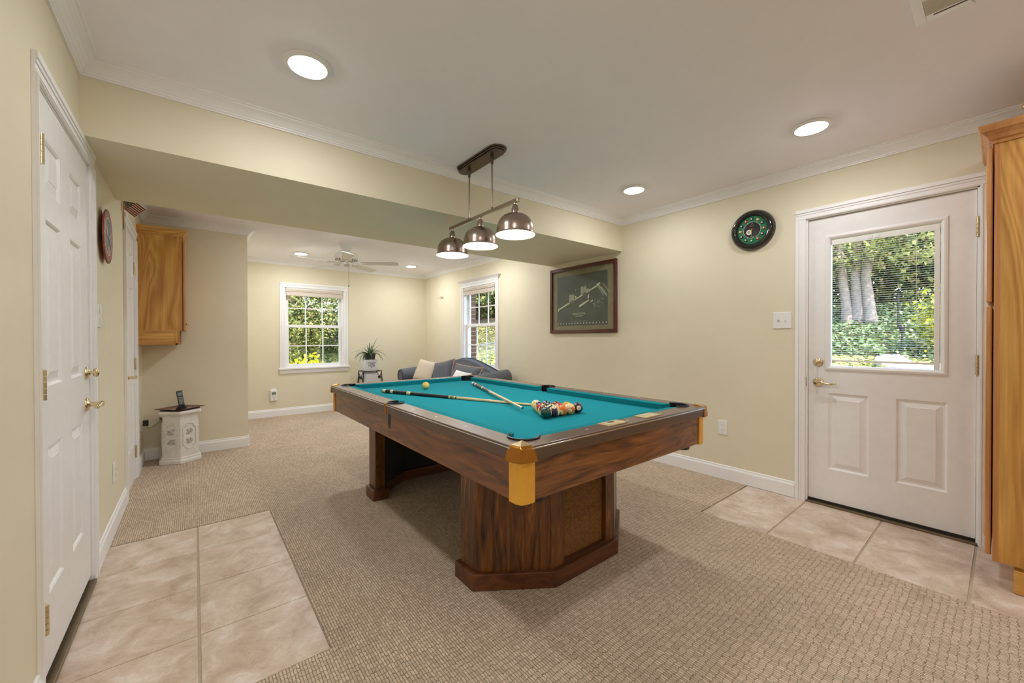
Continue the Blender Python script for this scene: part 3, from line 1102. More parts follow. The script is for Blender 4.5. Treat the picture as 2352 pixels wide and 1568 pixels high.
# two metal plates on the near end rail
for k, xm in enumerate((-.112, .168)):
    pl_ = MB().box(xm - .068, xm + .068, -HY + .021, -HY + .086, ZT, ZT + .005).build('name_plate', 'plate_gold', pt, bevel=.001)
    mb = MB()
    if k == 0:
        for u0, u1, v0, v1 in ((-.034, -.012, -.020, .020), (.022, .044, -.020, .020)):
            mb.prism([(xm + u0 - .012, -HY + .053 + v0), (xm + u1, -HY + .053 + v0), (xm + u0, -HY + .053 + v1)], ZT + .005, ZT + .0065)
            mb.build('emblem', 'plate_light', pl_)
            mb = MB()
        MB().prism([(xm - .018, -HY + .060), (xm + .024, -HY + .056), (xm + .020, -HY + .070), (xm - .014, -HY + .072)], ZT + .005, ZT + .0060).build('emblem', 'pocket_black', pl_)
    else:
        for q in range(6):
            u = -.052 + q * .020
            MB().prism([(xm + u, -HY + .038), (xm + u + .015, -HY + .040), (xm + u + .006, -HY + .068)], ZT + .005, ZT + .0065).build('emblem', 'plate_light', pl_)
# aprons
AI = .020
for sx in (1, -1):
    xo = (-HX + AI) * sx
    MB().box(xo, (-HX + AI + .022) * sx, -HY + AI + .02, HY - AI - .02, ZA, ZS + .002).build('apron', 'rosewood_y', pt, bevel=.002)
for sy in (1, -1):
    MB().box(-HX + AI + .02, HX - AI - .02, (-HY + AI) * sy, (-HY + AI + .022) * sy, ZA, ZS + .002).build('apron', 'rosewood_x', pt, bevel=.002)
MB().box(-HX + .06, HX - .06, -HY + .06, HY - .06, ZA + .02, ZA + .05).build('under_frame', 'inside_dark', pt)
# side pocket trims
for sx in (1, -1):
    MB().box((-HX - .006) * sx, (-HX + .05) * sx, -.016, -.004, ZS - .004, ZT + .001).build('pocket_trim', 'casting', pt, bevel=.002)
    MB().box((-HX - .006) * sx, (-HX + .05) * sx, .004, .016, ZS - .004, ZT + .001).build('pocket_trim', 'casting', pt, bevel=.002)
    MB().box((-HX - .001) * sx, (-HX + .03) * sx, -.004, .004, ZS, ZT - .002).build('pocket_trim', 'pocket_black', pt)
# corner castings and gold trims
cast_poly_top = [(-.004, .052), (.012, .012), (.052, -.004), (.086, .086)]
for sx in (1, -1):
    for sy in (1, -1):
        def T(x, y, z):
            return ((-HX + x) * sx, (-HY + y) * sy, z)
        ring = lambda o, z, t: [T(-o, t, z), T(-o + .006, .030, z), T(.010 - o * .5, .010 - o * .5, z), T(.030, -o + .006, z), T(t, -o, z)]
        vs_ = ring(.014, .752, .076) + ring(.006, ZT - .006, .066) + ring(-.004, ZT + .003, .060) + [T(.058, .058, ZT + .012)]
        fs = []
        for r0 in (0, 5):
            for i in range(4):
                fs.append((r0 + i, r0 + i + 1, r0 + 5 + i + 1, r0 + 5 + i))
        o = MB()
        o.add(vs_, fs, 0)
        o.add(vs_, [(10, 11, 15), (11, 12, 15), (12, 13, 15), (13, 14, 15)], 1)
        # close the back and the underside
        o.add([T(-.014, .076, .752), T(-.006, .066, ZT - .006), T(.004, .060, ZT + .003), T(.058, .058, ZT + .012), T(.05, .076, .752), T(.076, -.014, .752), T(.066, -.006, ZT - .006), T(.060, .004, ZT + .003), T(.076, .05, .752)],
              [(0, 1, 2, 3, 4), (5, 8, 3, 7, 6), (4, 3, 8)], 0)
        o.add(ring(.014, .752, .076) + [T(.05, .076, .752), T(.076, .05, .752)], [(0, 1, 2, 3, 4, 6, 5)], 0)
        ob = o.build('corner_casting', ['casting', 'casting_top'], pt)
        bm = bmesh.new(); bm.from_mesh(ob.data); bmesh.ops.remove_doubles(bm, verts=bm.verts, dist=1e-5); bmesh.ops.recalc_face_normals(bm, faces=bm.faces); bm.to_mesh(ob.data); bm.free()
        b_ = ob.modifiers.new('bevel', 'BEVEL'); b_.width = .004; b_.segments = 3; b_.limit_method = 'ANGLE'; b_.angle_limit = radians(25)
        g = AI - .006
        trim = [(g, g + .068), (g, g + .030), (g + .008, g + .008), (g + .030, g), (g + .068, g), (g + .068, g + .012), (g + .036, g + .012), (g + .016, g + .016), (g + .012, g + .036), (g + .012, g + .068)]
        MB().prism([(T(x, y, 0)[0], T(x, y, 0)[1]) for x, y in trim], ZA - .004, .756).build('corner_trim', 'gold_trim', pt)
        MB().lathe([(0, ZA - .022), (.042, ZA - .022), (.046, ZA - .014), (.046, ZA + .02), (0, ZA + .02)], 20).build('pocket_boot', 'pocket_black', pt, smooth=True, loc=((-HX + .145) * sx, (-HY + .088) * sy, -.006))

# pedestals
def pedestal(sy):
    """outline in table space for the near end (sy=1), mirrored for the far end"""
    bx = 1.580 - TX                                    # pedestal centre relative to the table centre
    def F(pts): return [(x + bx, y * sy) for x, y in pts]
    yf = 1.360 - TY                               # front face
    y1 = 1.573 - TY
    y2 = 1.705 - TY
    hw, fw = .545, .232
    # plinth: left foot, diagonal, front, diagonal, right foot
    def ring_poly(o):
        k = o * 1.0
        outer = [(-hw - k, y2 + k), (-hw - k, y1 - k * .4), (-fw - k * .4, yf - k), (fw + k * .4, yf - k), (hw + k, y1 - k * .4), (hw + k, y2 + k)]
        t = .075
        inner = [(hw - t - k, y2 + k), (hw - t - k, y1 + .055), (hw - .19, y1 - .02), (fw - .02, yf + .10), (-fw + .02, yf + .10), (-hw + .19, y1 - .02), (-hw + t + k, y1 + .055), (-hw + t + k, y2 + k)]
        return outer + inner
    pol = ring_poly(.022)
    p = MB().prism(F(pol), .003, .082).build('pedestal', 'plinth_wood', pt, bevel=.004)
    # wings
    for s in (1, -1):
        def G(pts): return [(x * s + bx, y * sy) for x, y in pts]
        MB().prism(G([(-hw, y2), (-hw, y1), (-hw + .072, y1 - .050), (-hw + .072, y2)]), .082, ZA + .01).build('post', 'rosewood_z', p, bevel=.003)
        MB().prism(G([(-hw + .072, y1 - .050), (-fw, yf), (-fw + .012, yf + .03), (-hw + .19, y1 - .015), (-hw + .10, y1 + .05), (-hw + .072, y1 + .07)]), .082, ZA + .01).build('wing', 'rosewood_z', p)
        MB().prism(G([(-fw, yf), (-fw + .070, yf), (-fw + .070, yf + .05), (-fw, yf + .05)]), .082, ZA + .01).build('stile', 'rosewood_z', p, bevel=.003)
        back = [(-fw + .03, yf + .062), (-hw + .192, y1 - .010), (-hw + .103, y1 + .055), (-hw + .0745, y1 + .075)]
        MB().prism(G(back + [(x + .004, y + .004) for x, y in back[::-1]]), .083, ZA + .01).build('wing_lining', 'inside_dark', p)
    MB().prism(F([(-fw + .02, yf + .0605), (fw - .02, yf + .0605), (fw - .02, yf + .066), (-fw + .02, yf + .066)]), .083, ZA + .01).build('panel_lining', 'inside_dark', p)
    MB().prism(F([(-fw + .070, yf + .026), (fw - .070, yf + .026), (fw - .070, yf + .06), (-fw + .070, yf + .06)]), .082, ZA + .01).build('centre_panel', 'panel_fibre', p)
    MB().prism(F([(-fw + .06, yf + .003), (fw - .06, yf + .003), (fw - .06, yf + .05), (-fw + .06, yf + .05)]), .082, .094).build('ledge', 'plinth_wood', p)
    return p
pedestal(1)
pedestal(-1)

# ------------------------------------------------------------------ balls
BR = .0305
colors = {'yellow': srgb(222, 160, 28), 'blue': srgb(34, 30, 76), 'red': srgb(168, 28, 40), 'purple': srgb(52, 20, 56), 'orange': srgb(226, 120, 24), 'green': srgb(12, 62, 56), 'maroon': srgb(104, 18, 30), 'black': srgb(14, 13, 15)}
balls = {1: ('yellow', 0), 2: ('blue', 0), 3: ('red', 0), 4: ('purple', 0), 5: ('orange', 0), 6: ('green', 0), 7: ('maroon', 0), 8: ('black', 0),
         9: ('yellow', 1), 10: ('blue', 1), 11: ('red', 1), 12: ('purple', 1), 13: ('orange', 1), 14: ('green', 1), 15: ('maroon', 1)}
for nbr, (c, s) in balls.items():
    ballmat('ball_%d' % nbr, colors[c], s)
ballmat('ball_cue', srgb(238, 204, 112), 0)
# rows counted from the row nearest the camera (five balls) to the apex
rack = [[6, 12, 5, 9, 4], [14, 13, 3, 1], [11, 8, 7], [10, 15], [2 - 0]]
rack = [[6, 12, 5, 13, 4], [15, 14, 3, 1], [11, 8, 7], [10, 2], [9]]
looks = {6: 'solid dark green ball at the near left corner of the rack', 12: 'purple striped ball right of the dark green ball', 5: 'solid orange ball in the middle of the front row',
         13: 'orange striped ball between the solid orange and the purple ball', 4: 'solid dark purple ball at the right corner of the rack', 15: 'maroon striped ball just behind the dark green ball',
         14: 'green striped ball behind the purple striped ball', 3: 'solid red ball behind the solid orange ball', 1: 'solid yellow ball behind the orange striped ball',
         11: 'red striped ball on the left edge of the rack', 8: 'solid black ball in the centre of the rack', 7: 'solid maroon ball on the right edge of the rack',
         10: 'blue striped ball left behind the apex of the rack', 2: 'solid dark blue ball right behind the apex of the rack', 9: 'yellow striped ball at the far apex of the rack nearest the cues'}
rx0, ry0 = 1.566, 1.516
view = Vector((-.62, -.72, .33)).normalized()
ballmesh = {}
for r_i, row in enumerate(rack):
    for c_i, nbr in enumerate(row):
        x = rx0 + (c_i - (len(row) - 1) / 2) * BR * 2.003
        y = ry0 + r_i * BR * 2.003 * .866
        mb = MB().sphere((0, 0, 0), BR, 28, 18)
        o = mb.build('billiard_ball', 'ball_%d' % nbr, None, smooth=True, angle=80)
        o.location = (x, y, ZF + BR)
        spin = {6: (-2.2, .9, .5), 12: (1.3, 1.62, .2), 5: (0.2, -.55, -.9), 13: (.2, -.2, 1.0), 4: (.3, .42, .15), 15: (.6, 1.0, .4), 14: (1.0, .1, .9), 3: (.2, -.1, -.7), 9: (1.2, .6, 1.3),
                11: (1.4, .1, .3), 8: (.3, .7, -.4), 7: (.2, .5, .5), 10: (1.3, 1.2, .2), 2: (.4, .5, .4), 1: (1.1, 1.0, 1.9)}[nbr]
        # local +x carries the number spot; aim it roughly at the viewer, then turn by spin
        q = view.to_track_quat('X', 'Z').to_euler()
        o.rotation_euler = (q.x + spin[0], q.y + spin[1] * .6, q.z + spin[2])
        ori = {6: ((.72, -.70, 0), (0, 0, 1)), 12: ((-.30, -.32, .9), (.74, -.66, .1)), 9: ((-.25, -.3, .9), (.80, -.55, -.1)), 13: ((-.6, -.5, -.15), (-.35, -.45, -.8)), 10: ((.1, .2, 1), (.80, -.55, 0)),
               11: ((-.4, -.5, -.6), (.5, -.75, .3)), 15: ((0, .3, 1), (.6, -.75, .1)), 14: ((-.5, .2, .8), (.72, -.6, .3)), 5: ((-.85, -.5, -.30), (0, 0, 1))}.get(nbr)
        if ori:
            xa = Vector(ori[0]).normalized()
            za = Vector(ori[1]); za = (za - xa * za.dot(xa)).normalized()
            ya = za.cross(xa)
            o.rotation_euler = Matrix((xa, ya, za)).transposed().to_euler()
        tag(o, looks[nbr], 'ball', 'billiard balls racked in a triangle')
        for sgn in (1, -1):
            mx_ = Matrix.Rotation(0 if sgn > 0 else pi, 4, 'Z') @ Matrix.Translation((BR + .0001, 0, 0)) @ Matrix.Rotation(pi / 2, 4, 'Z') @ Matrix.Rotation(pi / 2, 4, 'X')
            text_obj('number', str(nbr), .0125, 'ink', o, mx_, extrude=.0001)
o = MB().sphere((0, 0, 0), BR, 28, 18).build('cue_ball', 'ball_cue', None, smooth=True, angle=80, loc=(1.512, 3.045, ZF + BR))
o.rotation_euler = (0, pi / 2, 0)
tag(o, 'plain yellowed cue ball lying near the far cushion', 'ball')

# ------------------------------------------------------------------ cues
def cue(name, label, p0, p1, parts):
    p0, p1 = Vector(p0), Vector(p1)
    L = (p1 - p0).length
    t = thing(name, label, 'cue', p0, 0, 'pool cues crossed on the felt')
    q = (p1 - p0).to_track_quat('Z', 'Y')
    t.rotation_mode = 'QUATERNION'
    t.rotation_quaternion = q
    rad = lambda d: .0148 - (.0148 - .0062) * min(1, max(0, d / L)) ** .9
    for nm, a, b, mt, k in parts:
        mb = MB().lathe([(0, a), (rad(a) * k, a), (rad(b) * k, b), (0, b)], 16)
        mb.build(nm, mt, t, smooth=True)
    return t
L1 = 1.45
cue('pool_cue', 'pool cue with long black wrap and ivory rings', (1.147, 3.055, ZF + .0152), (1.147 + .382 * L1, 3.055 - .925 * L1, ZF + .0066),
    [('bumper', 0, .012, 'cue_green', .8), ('butt_cap', .012, .045, 'cue_ivory', 1), ('butt', .045, .095, 'cue_wrap', 1), ('ring', .095, .122, 'cue_ivory', 1.04), ('butt', .122, .262, 'cue_wrap', 1),
     ('ring', .262, .300, 'cue_ivory', 1.04), ('wrap', .300, .655, 'cue_wrap', 1.03), ('collar', .655, .668, 'cue_ivory', 1.03), ('collar', .668, .698, 'cue_green', 1.0), ('collar', .698, .712, 'cue_ivory', 1.03),
     ('ring', .712, .722, 'cue_maroon', 1.0), ('shaft', .722, 1.425, 'cue_maple', 1), ('ferrule', 1.425, 1.442, 'cue_white', 1), ('tip', 1.442, 1.45, 'cue_tip', 1)])
L2 = (Vector((1.983, 3.045, .789)) - Vector((1.442, 1.703, .802))).length
cue('pool_cue', 'pool cue with brown butt and white butt cap, lying across the other cue', (1.983, 3.045, ZF + .0152), (1.442, 1.703, .802),
    [('butt_cap', 0, .055, 'cue_white', 1), ('butt', .055, .13, 'cue_brown', 1), ('ring', .13, .16, 'cue_white', 1.03), ('butt', .16, .40, 'cue_brown', 1), ('ring', .40, .43, 'cue_white', 1.03), ('butt', .43, .65, 'cue_brown', 1),
     ('ring', .65, .665, 'cue_white', 1.03), ('ring', .665, .685, 'cue_green', 1.0), ('ring', .685, .70, 'cue_white', 1.03), ('shaft', .70, L2 - .030, 'cue_maple', 1), ('ferrule', L2 - .030, L2 - .009, 'cue_white', 1), ('tip', L2 - .009, L2, 'cue_tip', 1)])

# ------------------------------------------------------------------ pendant lamp over the table
px_, ctr = 1.553, 2.285
pd = thing('pendant_light', 'bronze three-shade billiard pendant light hanging over the pool table', 'lamp', (px_, ctr, 0))
cz = ceilz(px_)
def stadium(l, w, n=12):
    return arc(0, l / 2 - w / 2, w / 2, 0, 180, n) + arc(0, -l / 2 + w / 2, w / 2, 180, 360, n)
mb = MB()
for l, w, a, b in ((.515, .128, cz - .010, cz), (.500, .113, cz - .020, cz - .010), (.485, .098, cz - .032, cz - .020)):
    mb.prism(stadium(l, w), a, b)
mb.build('canopy', 'nickel_dark', pd, bevel=.003)
for y in (-.16, .16):
    MB().tube([(.03, y * .62, cz - .0335), (.03, y * .62, cz - .031)], .004, 8).build('screw', 'black_plastic', pd)
for y in (-.14, .14):
    rd = MB().lathe([(.006, 2.0530), (.006, cz - .06)], 10).build('rod', 'nickel_brown', pd, smooth=True, loc=(0, y, 0))
    MB().lathe([(0, 2.0530), (.0085, 2.0530), (.0085, 2.0660), (0, 2.0660)], 10).build('collar', 'nickel_dark', rd, smooth=True)
    MB().lathe([(0, cz - .085), (.0085, cz - .085), (.0095, cz - .06), (.012, cz - .045), (.012, cz - .03), (0, cz - .03)], 12).build('swivel', 'nickel_dark', rd, smooth=True)
MB().box(-.0105, .0105, -.415, .415, 2.0320, 2.0550).build('bar', 'nickel_brown', pd, bevel=.002)
def dome(rmax, zlo, hgt, n=18):
    out = []
    for i_ in range(n + 1):
        th = pi / 2 * i_ / n
        out.append((max(.0, rmax * sin(th) ** .86), zlo + hgt * max(0, cos(th)) ** .78))
    return out
prof_out = [p for p in dome(.1155, 1.848, .120) if p[0] > .02] + [(.1165, 1.842), (.1195, 1.8375), (.1225, 1.834)]
prof_in = [(.1215, 1.8335), (.1185, 1.8370), (.1150, 1.842)] + dome(.1135, 1.848, .117)[::-1]
for k, y in enumerate((-.382, 0, .382)):
    sh = MB().lathe(prof_out[::-1], 48).build('shade', 'nickel_brown', pd, smooth=True, loc=(0, y, 0), angle=60)
    MB().lathe(prof_in[::-1], 48).build('shade_lining', 'shade_inner', sh, smooth=True, angle=60)
    MB().lathe([(0, 1.9660), (.0225, 1.9660), (.0225, 1.9980), (.018, 2.0040), (.018, 2.0080), (.015, 2.0180), (.009, 2.0220), (.009, 2.0340), (0, 2.0340)][::-1], 20).build('socket', 'nickel_brown', pd, smooth=True, loc=(0, y, 0))
    MB().sphere((0, 0, 1.8900), (.036, .036, .040), 16, 10).lathe([(.018, 1.9230), (.016, 1.9620)], 12).build('bulb', 'bulb_glow', pd, smooth=True, loc=(0, y, 0))

# ------------------------------------------------------------------ recessed lights
def can(label, x, y, z, grp, glow='lens_glow'):
    t = thing('recessed_light', label, 'ceiling light', (x, y, z), 0, grp)
    MB().lathe([(.082, -.001), (.100, .001), (.103, -.003), (.098, -.008), (.080, -.012), (.0775, -.010), (.0765, .0)][::-1], 40).build('trim_ring', 'trim_white', t, smooth=True)
    MB().lathe([(.0765, -.010), (.0765, -.006), (.0720, -.005)][::-1], 40).build('lens_rim', 'lens_rim', t, smooth=True)
    MB().lathe([(.0735, -.0075), (.062, -.0140), (.045, -.0185), (.02, -.0215), (0, -.022)], 32).build('lens', glow, t, smooth=True)
    return t
cg = 'recessed ceiling lights'
for lab, x, y in (('lit recessed ceiling light above the near panel door, largest in view', .413, 2.002), ('lit recessed ceiling light nearest the exterior door', 2.835, .722),
                  ('lit recessed ceiling light between the pendant light and the clock', 2.862, 1.943), ('lit recessed ceiling light behind the viewer near the left wall', .41, .72),
                  ('added unseen recessed fill light behind the viewer beside the left wall, further back', .41, -.50), ('added unseen recessed fill light behind the viewer beside the oak cabinet', 2.4, -.55),
                  ('added unseen recessed fill light at the back left of the room', .41, -1.75), ('added unseen recessed fill light at the back right of the room', 2.8, -1.75)):  # last four lamps: unseen, added behind the camera for fill light
    can(lab, x, y, ceilz(x), cg)
for lab, x, y in (('lit recessed ceiling light left of the ceiling fan', 1.19, 6.28), ('lit recessed ceiling light right of the ceiling fan', 2.84, 6.24),
                  ('lit recessed ceiling light behind the beam on the left', 1.19, 4.45), ('lit recessed ceiling light behind the beam on the right', 2.84, 4.45)):
    can(lab, x, y, CZ2, cg, 'lens_glow_rear')

# ------------------------------------------------------------------ ceiling fan
fx, fy = 1.556, 5.395
fan = thing('ceiling_fan', 'white five-blade ceiling fan with a pull chain', 'ceiling fan', (fx, fy, 0))
MB().lathe([(0, CZ2), (.098, CZ2), (.098, CZ2 - .008), (.090, CZ2 - .022), (.070, CZ2 - .050), (.055, CZ2 - .062), (.050, CZ2 - .085), (0, CZ2 - .085)][::-1], 32).build('canopy', 'fan_white', fan, smooth=True)
zt_ = CZ2 - .085
MB().lathe([(.050, zt_), (.085, zt_ - .006), (.130, zt_ - .026), (.152, zt_ - .050), (.158, zt_ - .064), (.156, zt_ - .070), (.150, zt_ - .088), (.125, zt_ - .118), (.080, zt_ - .128), (0, zt_ - .128)][::-1], 40).build('motor_housing', 'fan_white', fan, smooth=True)
mb = MB()
for k in range(20):
    a = 2 * pi * k / 20
    m_ = Matrix.Rotation(a, 4, 'Z')
    mb.box(.112, .138, -.007, .007, zt_ - .116, zt_ - .100, 0, m_ @ Matrix.Translation((.125, 0, zt_ - .108)) @ Matrix.Rotation(radians(-45), 4, 'Y') @ Matrix.Translation((-.125, 0, -(zt_ - .108))))
mb.build('vent_slots', 'grille_dark', fan)
MB().lathe([(0, zt_ - .200), (.030, zt_ - .196), (.050, zt_ - .180), (.056, zt_ - .160), (.056, zt_ - .138), (.045, zt_ - .128), (0, zt_ - .128)], 28).build('switch_housing', 'fan_white', fan, smooth=True)
zbld = zt_ - .140
a0 = math.atan2(5.039 - fy, 2.073 - fx)
blade0 = None
for k in range(5):
    a = a0 + 2 * pi * k / 5 + radians(2)
    if blade0 is None:
        bp = []
        r0, r1 = .19, .665
        for i in range(9):
            u = i / 8
            bp.append((r0 + (r1 - r0 - .05) * u, -(.052 + .018 * u)))
        bp += [(r1 - .03, -.064), (r1 - .004, -.040), (r1, 0), (r1 - .004, .040), (r1 - .03, .064)]
        for i in range(8, -1, -1):
            u = i / 8
            bp.append((r0 + (r1 - r0 - .05) * u, .052 + .018 * u))
        mx_ = Matrix.Rotation(radians(-11), 4, 'X')
        b0 = MB().prism(bp, -.003, .003, 0, mx_)
        blade0 = b0.build('blade', 'fan_blade', fan)
        blade0.location = (0, 0, zbld)
        mb = MB().tube([(.05, 0, .002), (.10, 0, .004), (.15, 0, -.004)], .012, 8)
        mb.tube([(.14, 0, -.006), (.17, -.030, -.008), (.22, -.034, -.010), (.24, 0, -.006), (.22, .034, .004), (.17, .030, .004)], .006, 6, closed=True)
        br0 = mb.build('blade_iron', 'fan_white', blade0, smooth=True)
        blade0.rotation_euler = (0, 0, a)
    else:
        b = inst(blade0, fan, (0, 0, zbld), (0, 0, a))
        inst(br0, b)
mb = MB().tube([(.022, -.02, zt_ - .195), (.022, -.02, 1.895)], .0014, 5).sphere((.022, -.02, 1.886), (.008, .008, .010), 8, 6)
mb.build('pull_chain', 'iron', fan)

# ------------------------------------------------------------------ ceiling register
vz = ceilz(2.1)
vt = thing('air_register', 'white metal air register in the ceiling at the top right', 'air vent', (2.102, .073, vz))
w_, h_ = .150, .156
mb = MB()
for x0, x1, y0, y1 in ((-w_, w_, h_ - .030, h_), (-w_, w_, -h_, -h_ + .030), (-w_, -w_ + .03, -h_ + .03, h_ - .03), (w_ - .048, w_, -h_ + .03, h_ - .03), (-.014, .002, -h_ + .03, h_ - .03)):
    mb.box(x0, x1, y0, y1, -.007, 0)
mb.build('frame', 'register_white', vt, bevel=.002)
MB().box(-w_ + .02, w_ - .02, -h_ + .02, h_ - .02, -.002, -.0005).build('duct', 'grille_dark', vt)
for k in range(7):
    x = .008 + k * .0135
    MB().box(-.0062, .0062, -h_ + .031, h_ - .031, -.0006, .0006, 0, Matrix.Translation((x, 0, -.006)) @ Matrix.Rotation(radians(38), 4, 'Y')).build('louver', 'register_tan', vt)
for k in range(11):
    y = -h_ + .042 + k * .023
    MB().box(-w_ + .031, -.015, -.009, .009, -.0006, .0006, 0, Matrix.Translation((0, y, -.006)) @ Matrix.Rotation(radians(38), 4, 'X')).build('louver', 'register_tan', vt)
mb = MB().box(w_ - .040, w_ - .034, -h_ + .05, h_ - .05, -.0085, -.0065)
mb.build('lever_slot', 'grille_dark', vt)
MB().tube([(w_ - .037, .01, -.006), (w_ - .036, .008, -.018), (w_ - .028, .002, -.022)], .003, 6).build('damper_lever', 'register_tan', vt)
# ------------------------------------------------------------------ tall oak cabinet at the right
tc = thing('tall_oak_cabinet', 'tall oak cabinet with crown top standing right of the exterior door', 'cabinet', (2.970, 0, 0))
cw, cb_ = .505, -.612           # width in x, back y
MB().box(0, .018, cb_, .019, .128, 2.128).build('side_panel', 'oak', tc)
MB().box(cw - .018, cw, cb_, .019, .128, 2.128).build('side_panel', 'oak', tc)
MB().box(.018, cw - .018, cb_, .019, .128, .146).box(.018, cw - .018, cb_, .019, 2.11, 2.128).box(.018, cw - .018, cb_, cb_ + .008, .146, 2.11).build('carcase', 'oak', tc)
mb = MB().box(-.001, .040, .019, .038, .128, 2.128).box(cw - .04, cw, .019, .038, .128, 2.128)
mb.box(.040, cw - .04, .019, .038, .128, .165).box(.040, cw - .04, .019, .038, 1.330, 1.375).box(.040, cw - .04, .019, .038, 2.085, 2.128)
mb.build('face_frame', 'oak_edge', tc, bevel=.001)
for z0, z1 in ((.148, 1.345), (1.362, 2.100)):
    dd = MB().box(.008, cw - .010, .042, .062, z0, z1).build('cabinet_door', 'oak_edge', tc, bevel=.007)
    MB().rings([(-cw + .07, -.07, z0 + .06, z1 - .06, -.0625), (-cw + .085, -.085, z0 + .075, z1 - .075, -.0665), (-cw + .12, -.12, z0 + .11, z1 - .11, -.0635)], True, 0, Matrix.Rotation(pi, 4, 'Z')).build('raised_panel', 'oak', dd)
prof = [(0, 2.112), (.008, 2.112), (.010, 2.124), (.020, 2.130), (.026, 2.146), (.040, 2.162), (.046, 2.166), (.052, 2.186), (.052, 2.196), (0, 2.196)]
MB().sweep([(d, z) for d, z in prof], [(0, cb_), (0, .036), (cw, .036), (cw, cb_)][::-1]).build('crown', 'oak_edge', tc)
bm_ = tc.children[-1]
MB().box(0, cw, cb_, .036, 2.128, 2.190).build('top_board', 'oak_edge', tc)
MB().box(.022, cw - .01, cb_, -.026, .002, .128).build('toe_kick', 'oak_y', tc)
MB().box(-.001, .022, cb_, -.026, .002, .110).build('base_rail', 'oak_y', tc, bevel=.003)

cs = thing('brass_candlestick', 'shiny brass candlestick standing on top of the tall oak cabinet', 'candlestick', (3.02, -.082, 2.191))
MB().lathe([(0, 0), (.034, 0), (.034, .004), (.026, .010), (.010, .016), (.008, .034), (.013, .042), (.008, .05), (.007, .085), (.012, .092), (.015, .100), (.015, .112), (.011, .112), (.010, .098), (0, .098)], 20).build('stem', 'brass', cs, smooth=True)
for s in (1, -1):
    MB().tube([(0, .004 * s, .062), (-.01, .022 * s, .056), (-.018, .036 * s, .064), (-.022, .040 * s, .078), (-.018, .036 * s, .086)], .004, 8).build('arm', 'brass', cs, smooth=True)

# ------------------------------------------------------------------ hanging oak cabinet on the left wall
hc = thing('wall_oak_cabinet', 'oak wall cabinet hanging on the left wall above the telephone', 'cabinet', (XL, 4.872, 0))
dx, wy = .295, .405                # depth in x, width in y
MB().box(0, dx, 0, .016, 1.275, 2.172).build('side_panel', 'oak', hc)
MB().box(0, dx - .018, .001, .016, 1.158, 1.275).build('lower_side_panel', 'oak_x', hc)
MB().box(0, dx - .018, -.002, .018, 1.262, 1.276).box(0, dx - .018, -.002, .018, 1.142, 1.158).box(dx - .034, dx - .018, -.002, .018, 1.142, 1.262).build('side_rail', 'oak_x', hc, bevel=.001)
MB().box(0, dx, wy - .016, wy, 1.142, 2.172).build('side_panel', 'oak', hc)
MB().box(0, dx - .018, .016, wy - .016, 1.142, 1.158).box(0, dx - .018, .016, wy - .016, 1.262, 1.276).box(0, dx, .016, wy - .016, 2.154, 2.172).box(0, .008, .016, wy - .016, 1.158, 2.154).build('carcase', 'oak_x', hc)
MB().box(dx, dx + .018, 0, .035, 1.275, 2.172).box(dx, dx + .018, wy - .035, wy, 1.275, 2.172).box(dx, dx + .018, .035, wy - .035, 2.12, 2.172).box(dx, dx + .018, .035, wy - .035, 1.275, 1.31).build('face_frame', 'oak_edge', hc)
MB().box(dx - .018, dx, 0, .03, 1.142, 1.275).box(dx - .018, dx, wy - .03, wy, 1.142, 1.275).box(dx - .018, dx + .004, .03, wy - .03, 1.146, 1.168).build('drawer_frame', 'oak_edge', hc)
dd = MB().box(dx + .021, dx + .040, .008, wy - .008, 1.272, 2.130).build('cabinet_door', 'oak_edge', hc, bevel=.006)
MB().sphere((dx + .052, .040, 1.34), .012, 12, 8).build('knob', 'brass', dd, smooth=True)
MB().box(dx + .004, dx + .010, .006, .020, 1.168, 1.182).build('catch', 'oak_edge', hc)
prof = [(0, 2.158), (.006, 2.158), (.008, 2.170), (.018, 2.178), (.030, 2.196), (.036, 2.200), (.042, 2.214), (.042, 2.220), (0, 2.220)]
MB().sweep([(d, z) for d, z in prof], [(0, 0), (dx + .018, 0), (dx + .018, wy)]).build('crown', 'oak_x', hc)
for ob in (hc.children[-1], tc.children[-3]):
    pass

def fixnormals(ob):
    bm = bmesh.new(); bm.from_mesh(ob.data); bmesh.ops.recalc_face_normals(bm, faces=bm.faces); bm.to_mesh(ob.data); bm.free()
MB().box(0, dx + .018, 0, wy, 2.172, 2.214).build('top_board', 'oak_x', hc)

# ------------------------------------------------------------------ plaster pedestal, tray and telephone
pcx, pcy = -.112, 5.098
pp = thing('plaster_pedestal', 'white hexagonal plaster pedestal with relief panels', 'pedestal', (pcx, pcy, .003))
def hexp(r, z, rot=0):
    return [(r * cos(radians(-90 + 60 * k + rot)), r * sin(radians(-90 + 60 * k + rot)), z) for k in range(6)]
def hexstack(levels, rot):
    vs_, fs = [], []
    for r, z in levels:
        vs_ += hexp(r, z, rot)
    n = len(levels)
    for i in range(n - 1):
        for k in range(6):
            fs.append((i * 6 + k, i * 6 + (k + 1) % 6, (i + 1) * 6 + (k + 1) % 6, (i + 1) * 6 + k))
    fs.append(tuple(range(6))[::-1]); fs.append(tuple(range((n - 1) * 6, n * 6)))
    return MB().add(vs_, fs)
hrot = 1.0
hexstack([(.182, 0), (.184, .006), (.184, .030), (.178, .036), (.166, .040), (.168, .046), (.168, .054), (.160, .062)], hrot).build('base', 'plaster', pp, bevel=.003)
hexstack([(.158, .060), (.152, .45)], hrot).build('column', 'plaster', pp, bevel=.003)
hexstack([(.150, .445), (.156, .452), (.160, .456), (.162, .462), (.178, .470), (.184, .478), (.184, .490), (.178, .500)], hrot).build('top_slab', 'plaster', pp, bevel=.004)
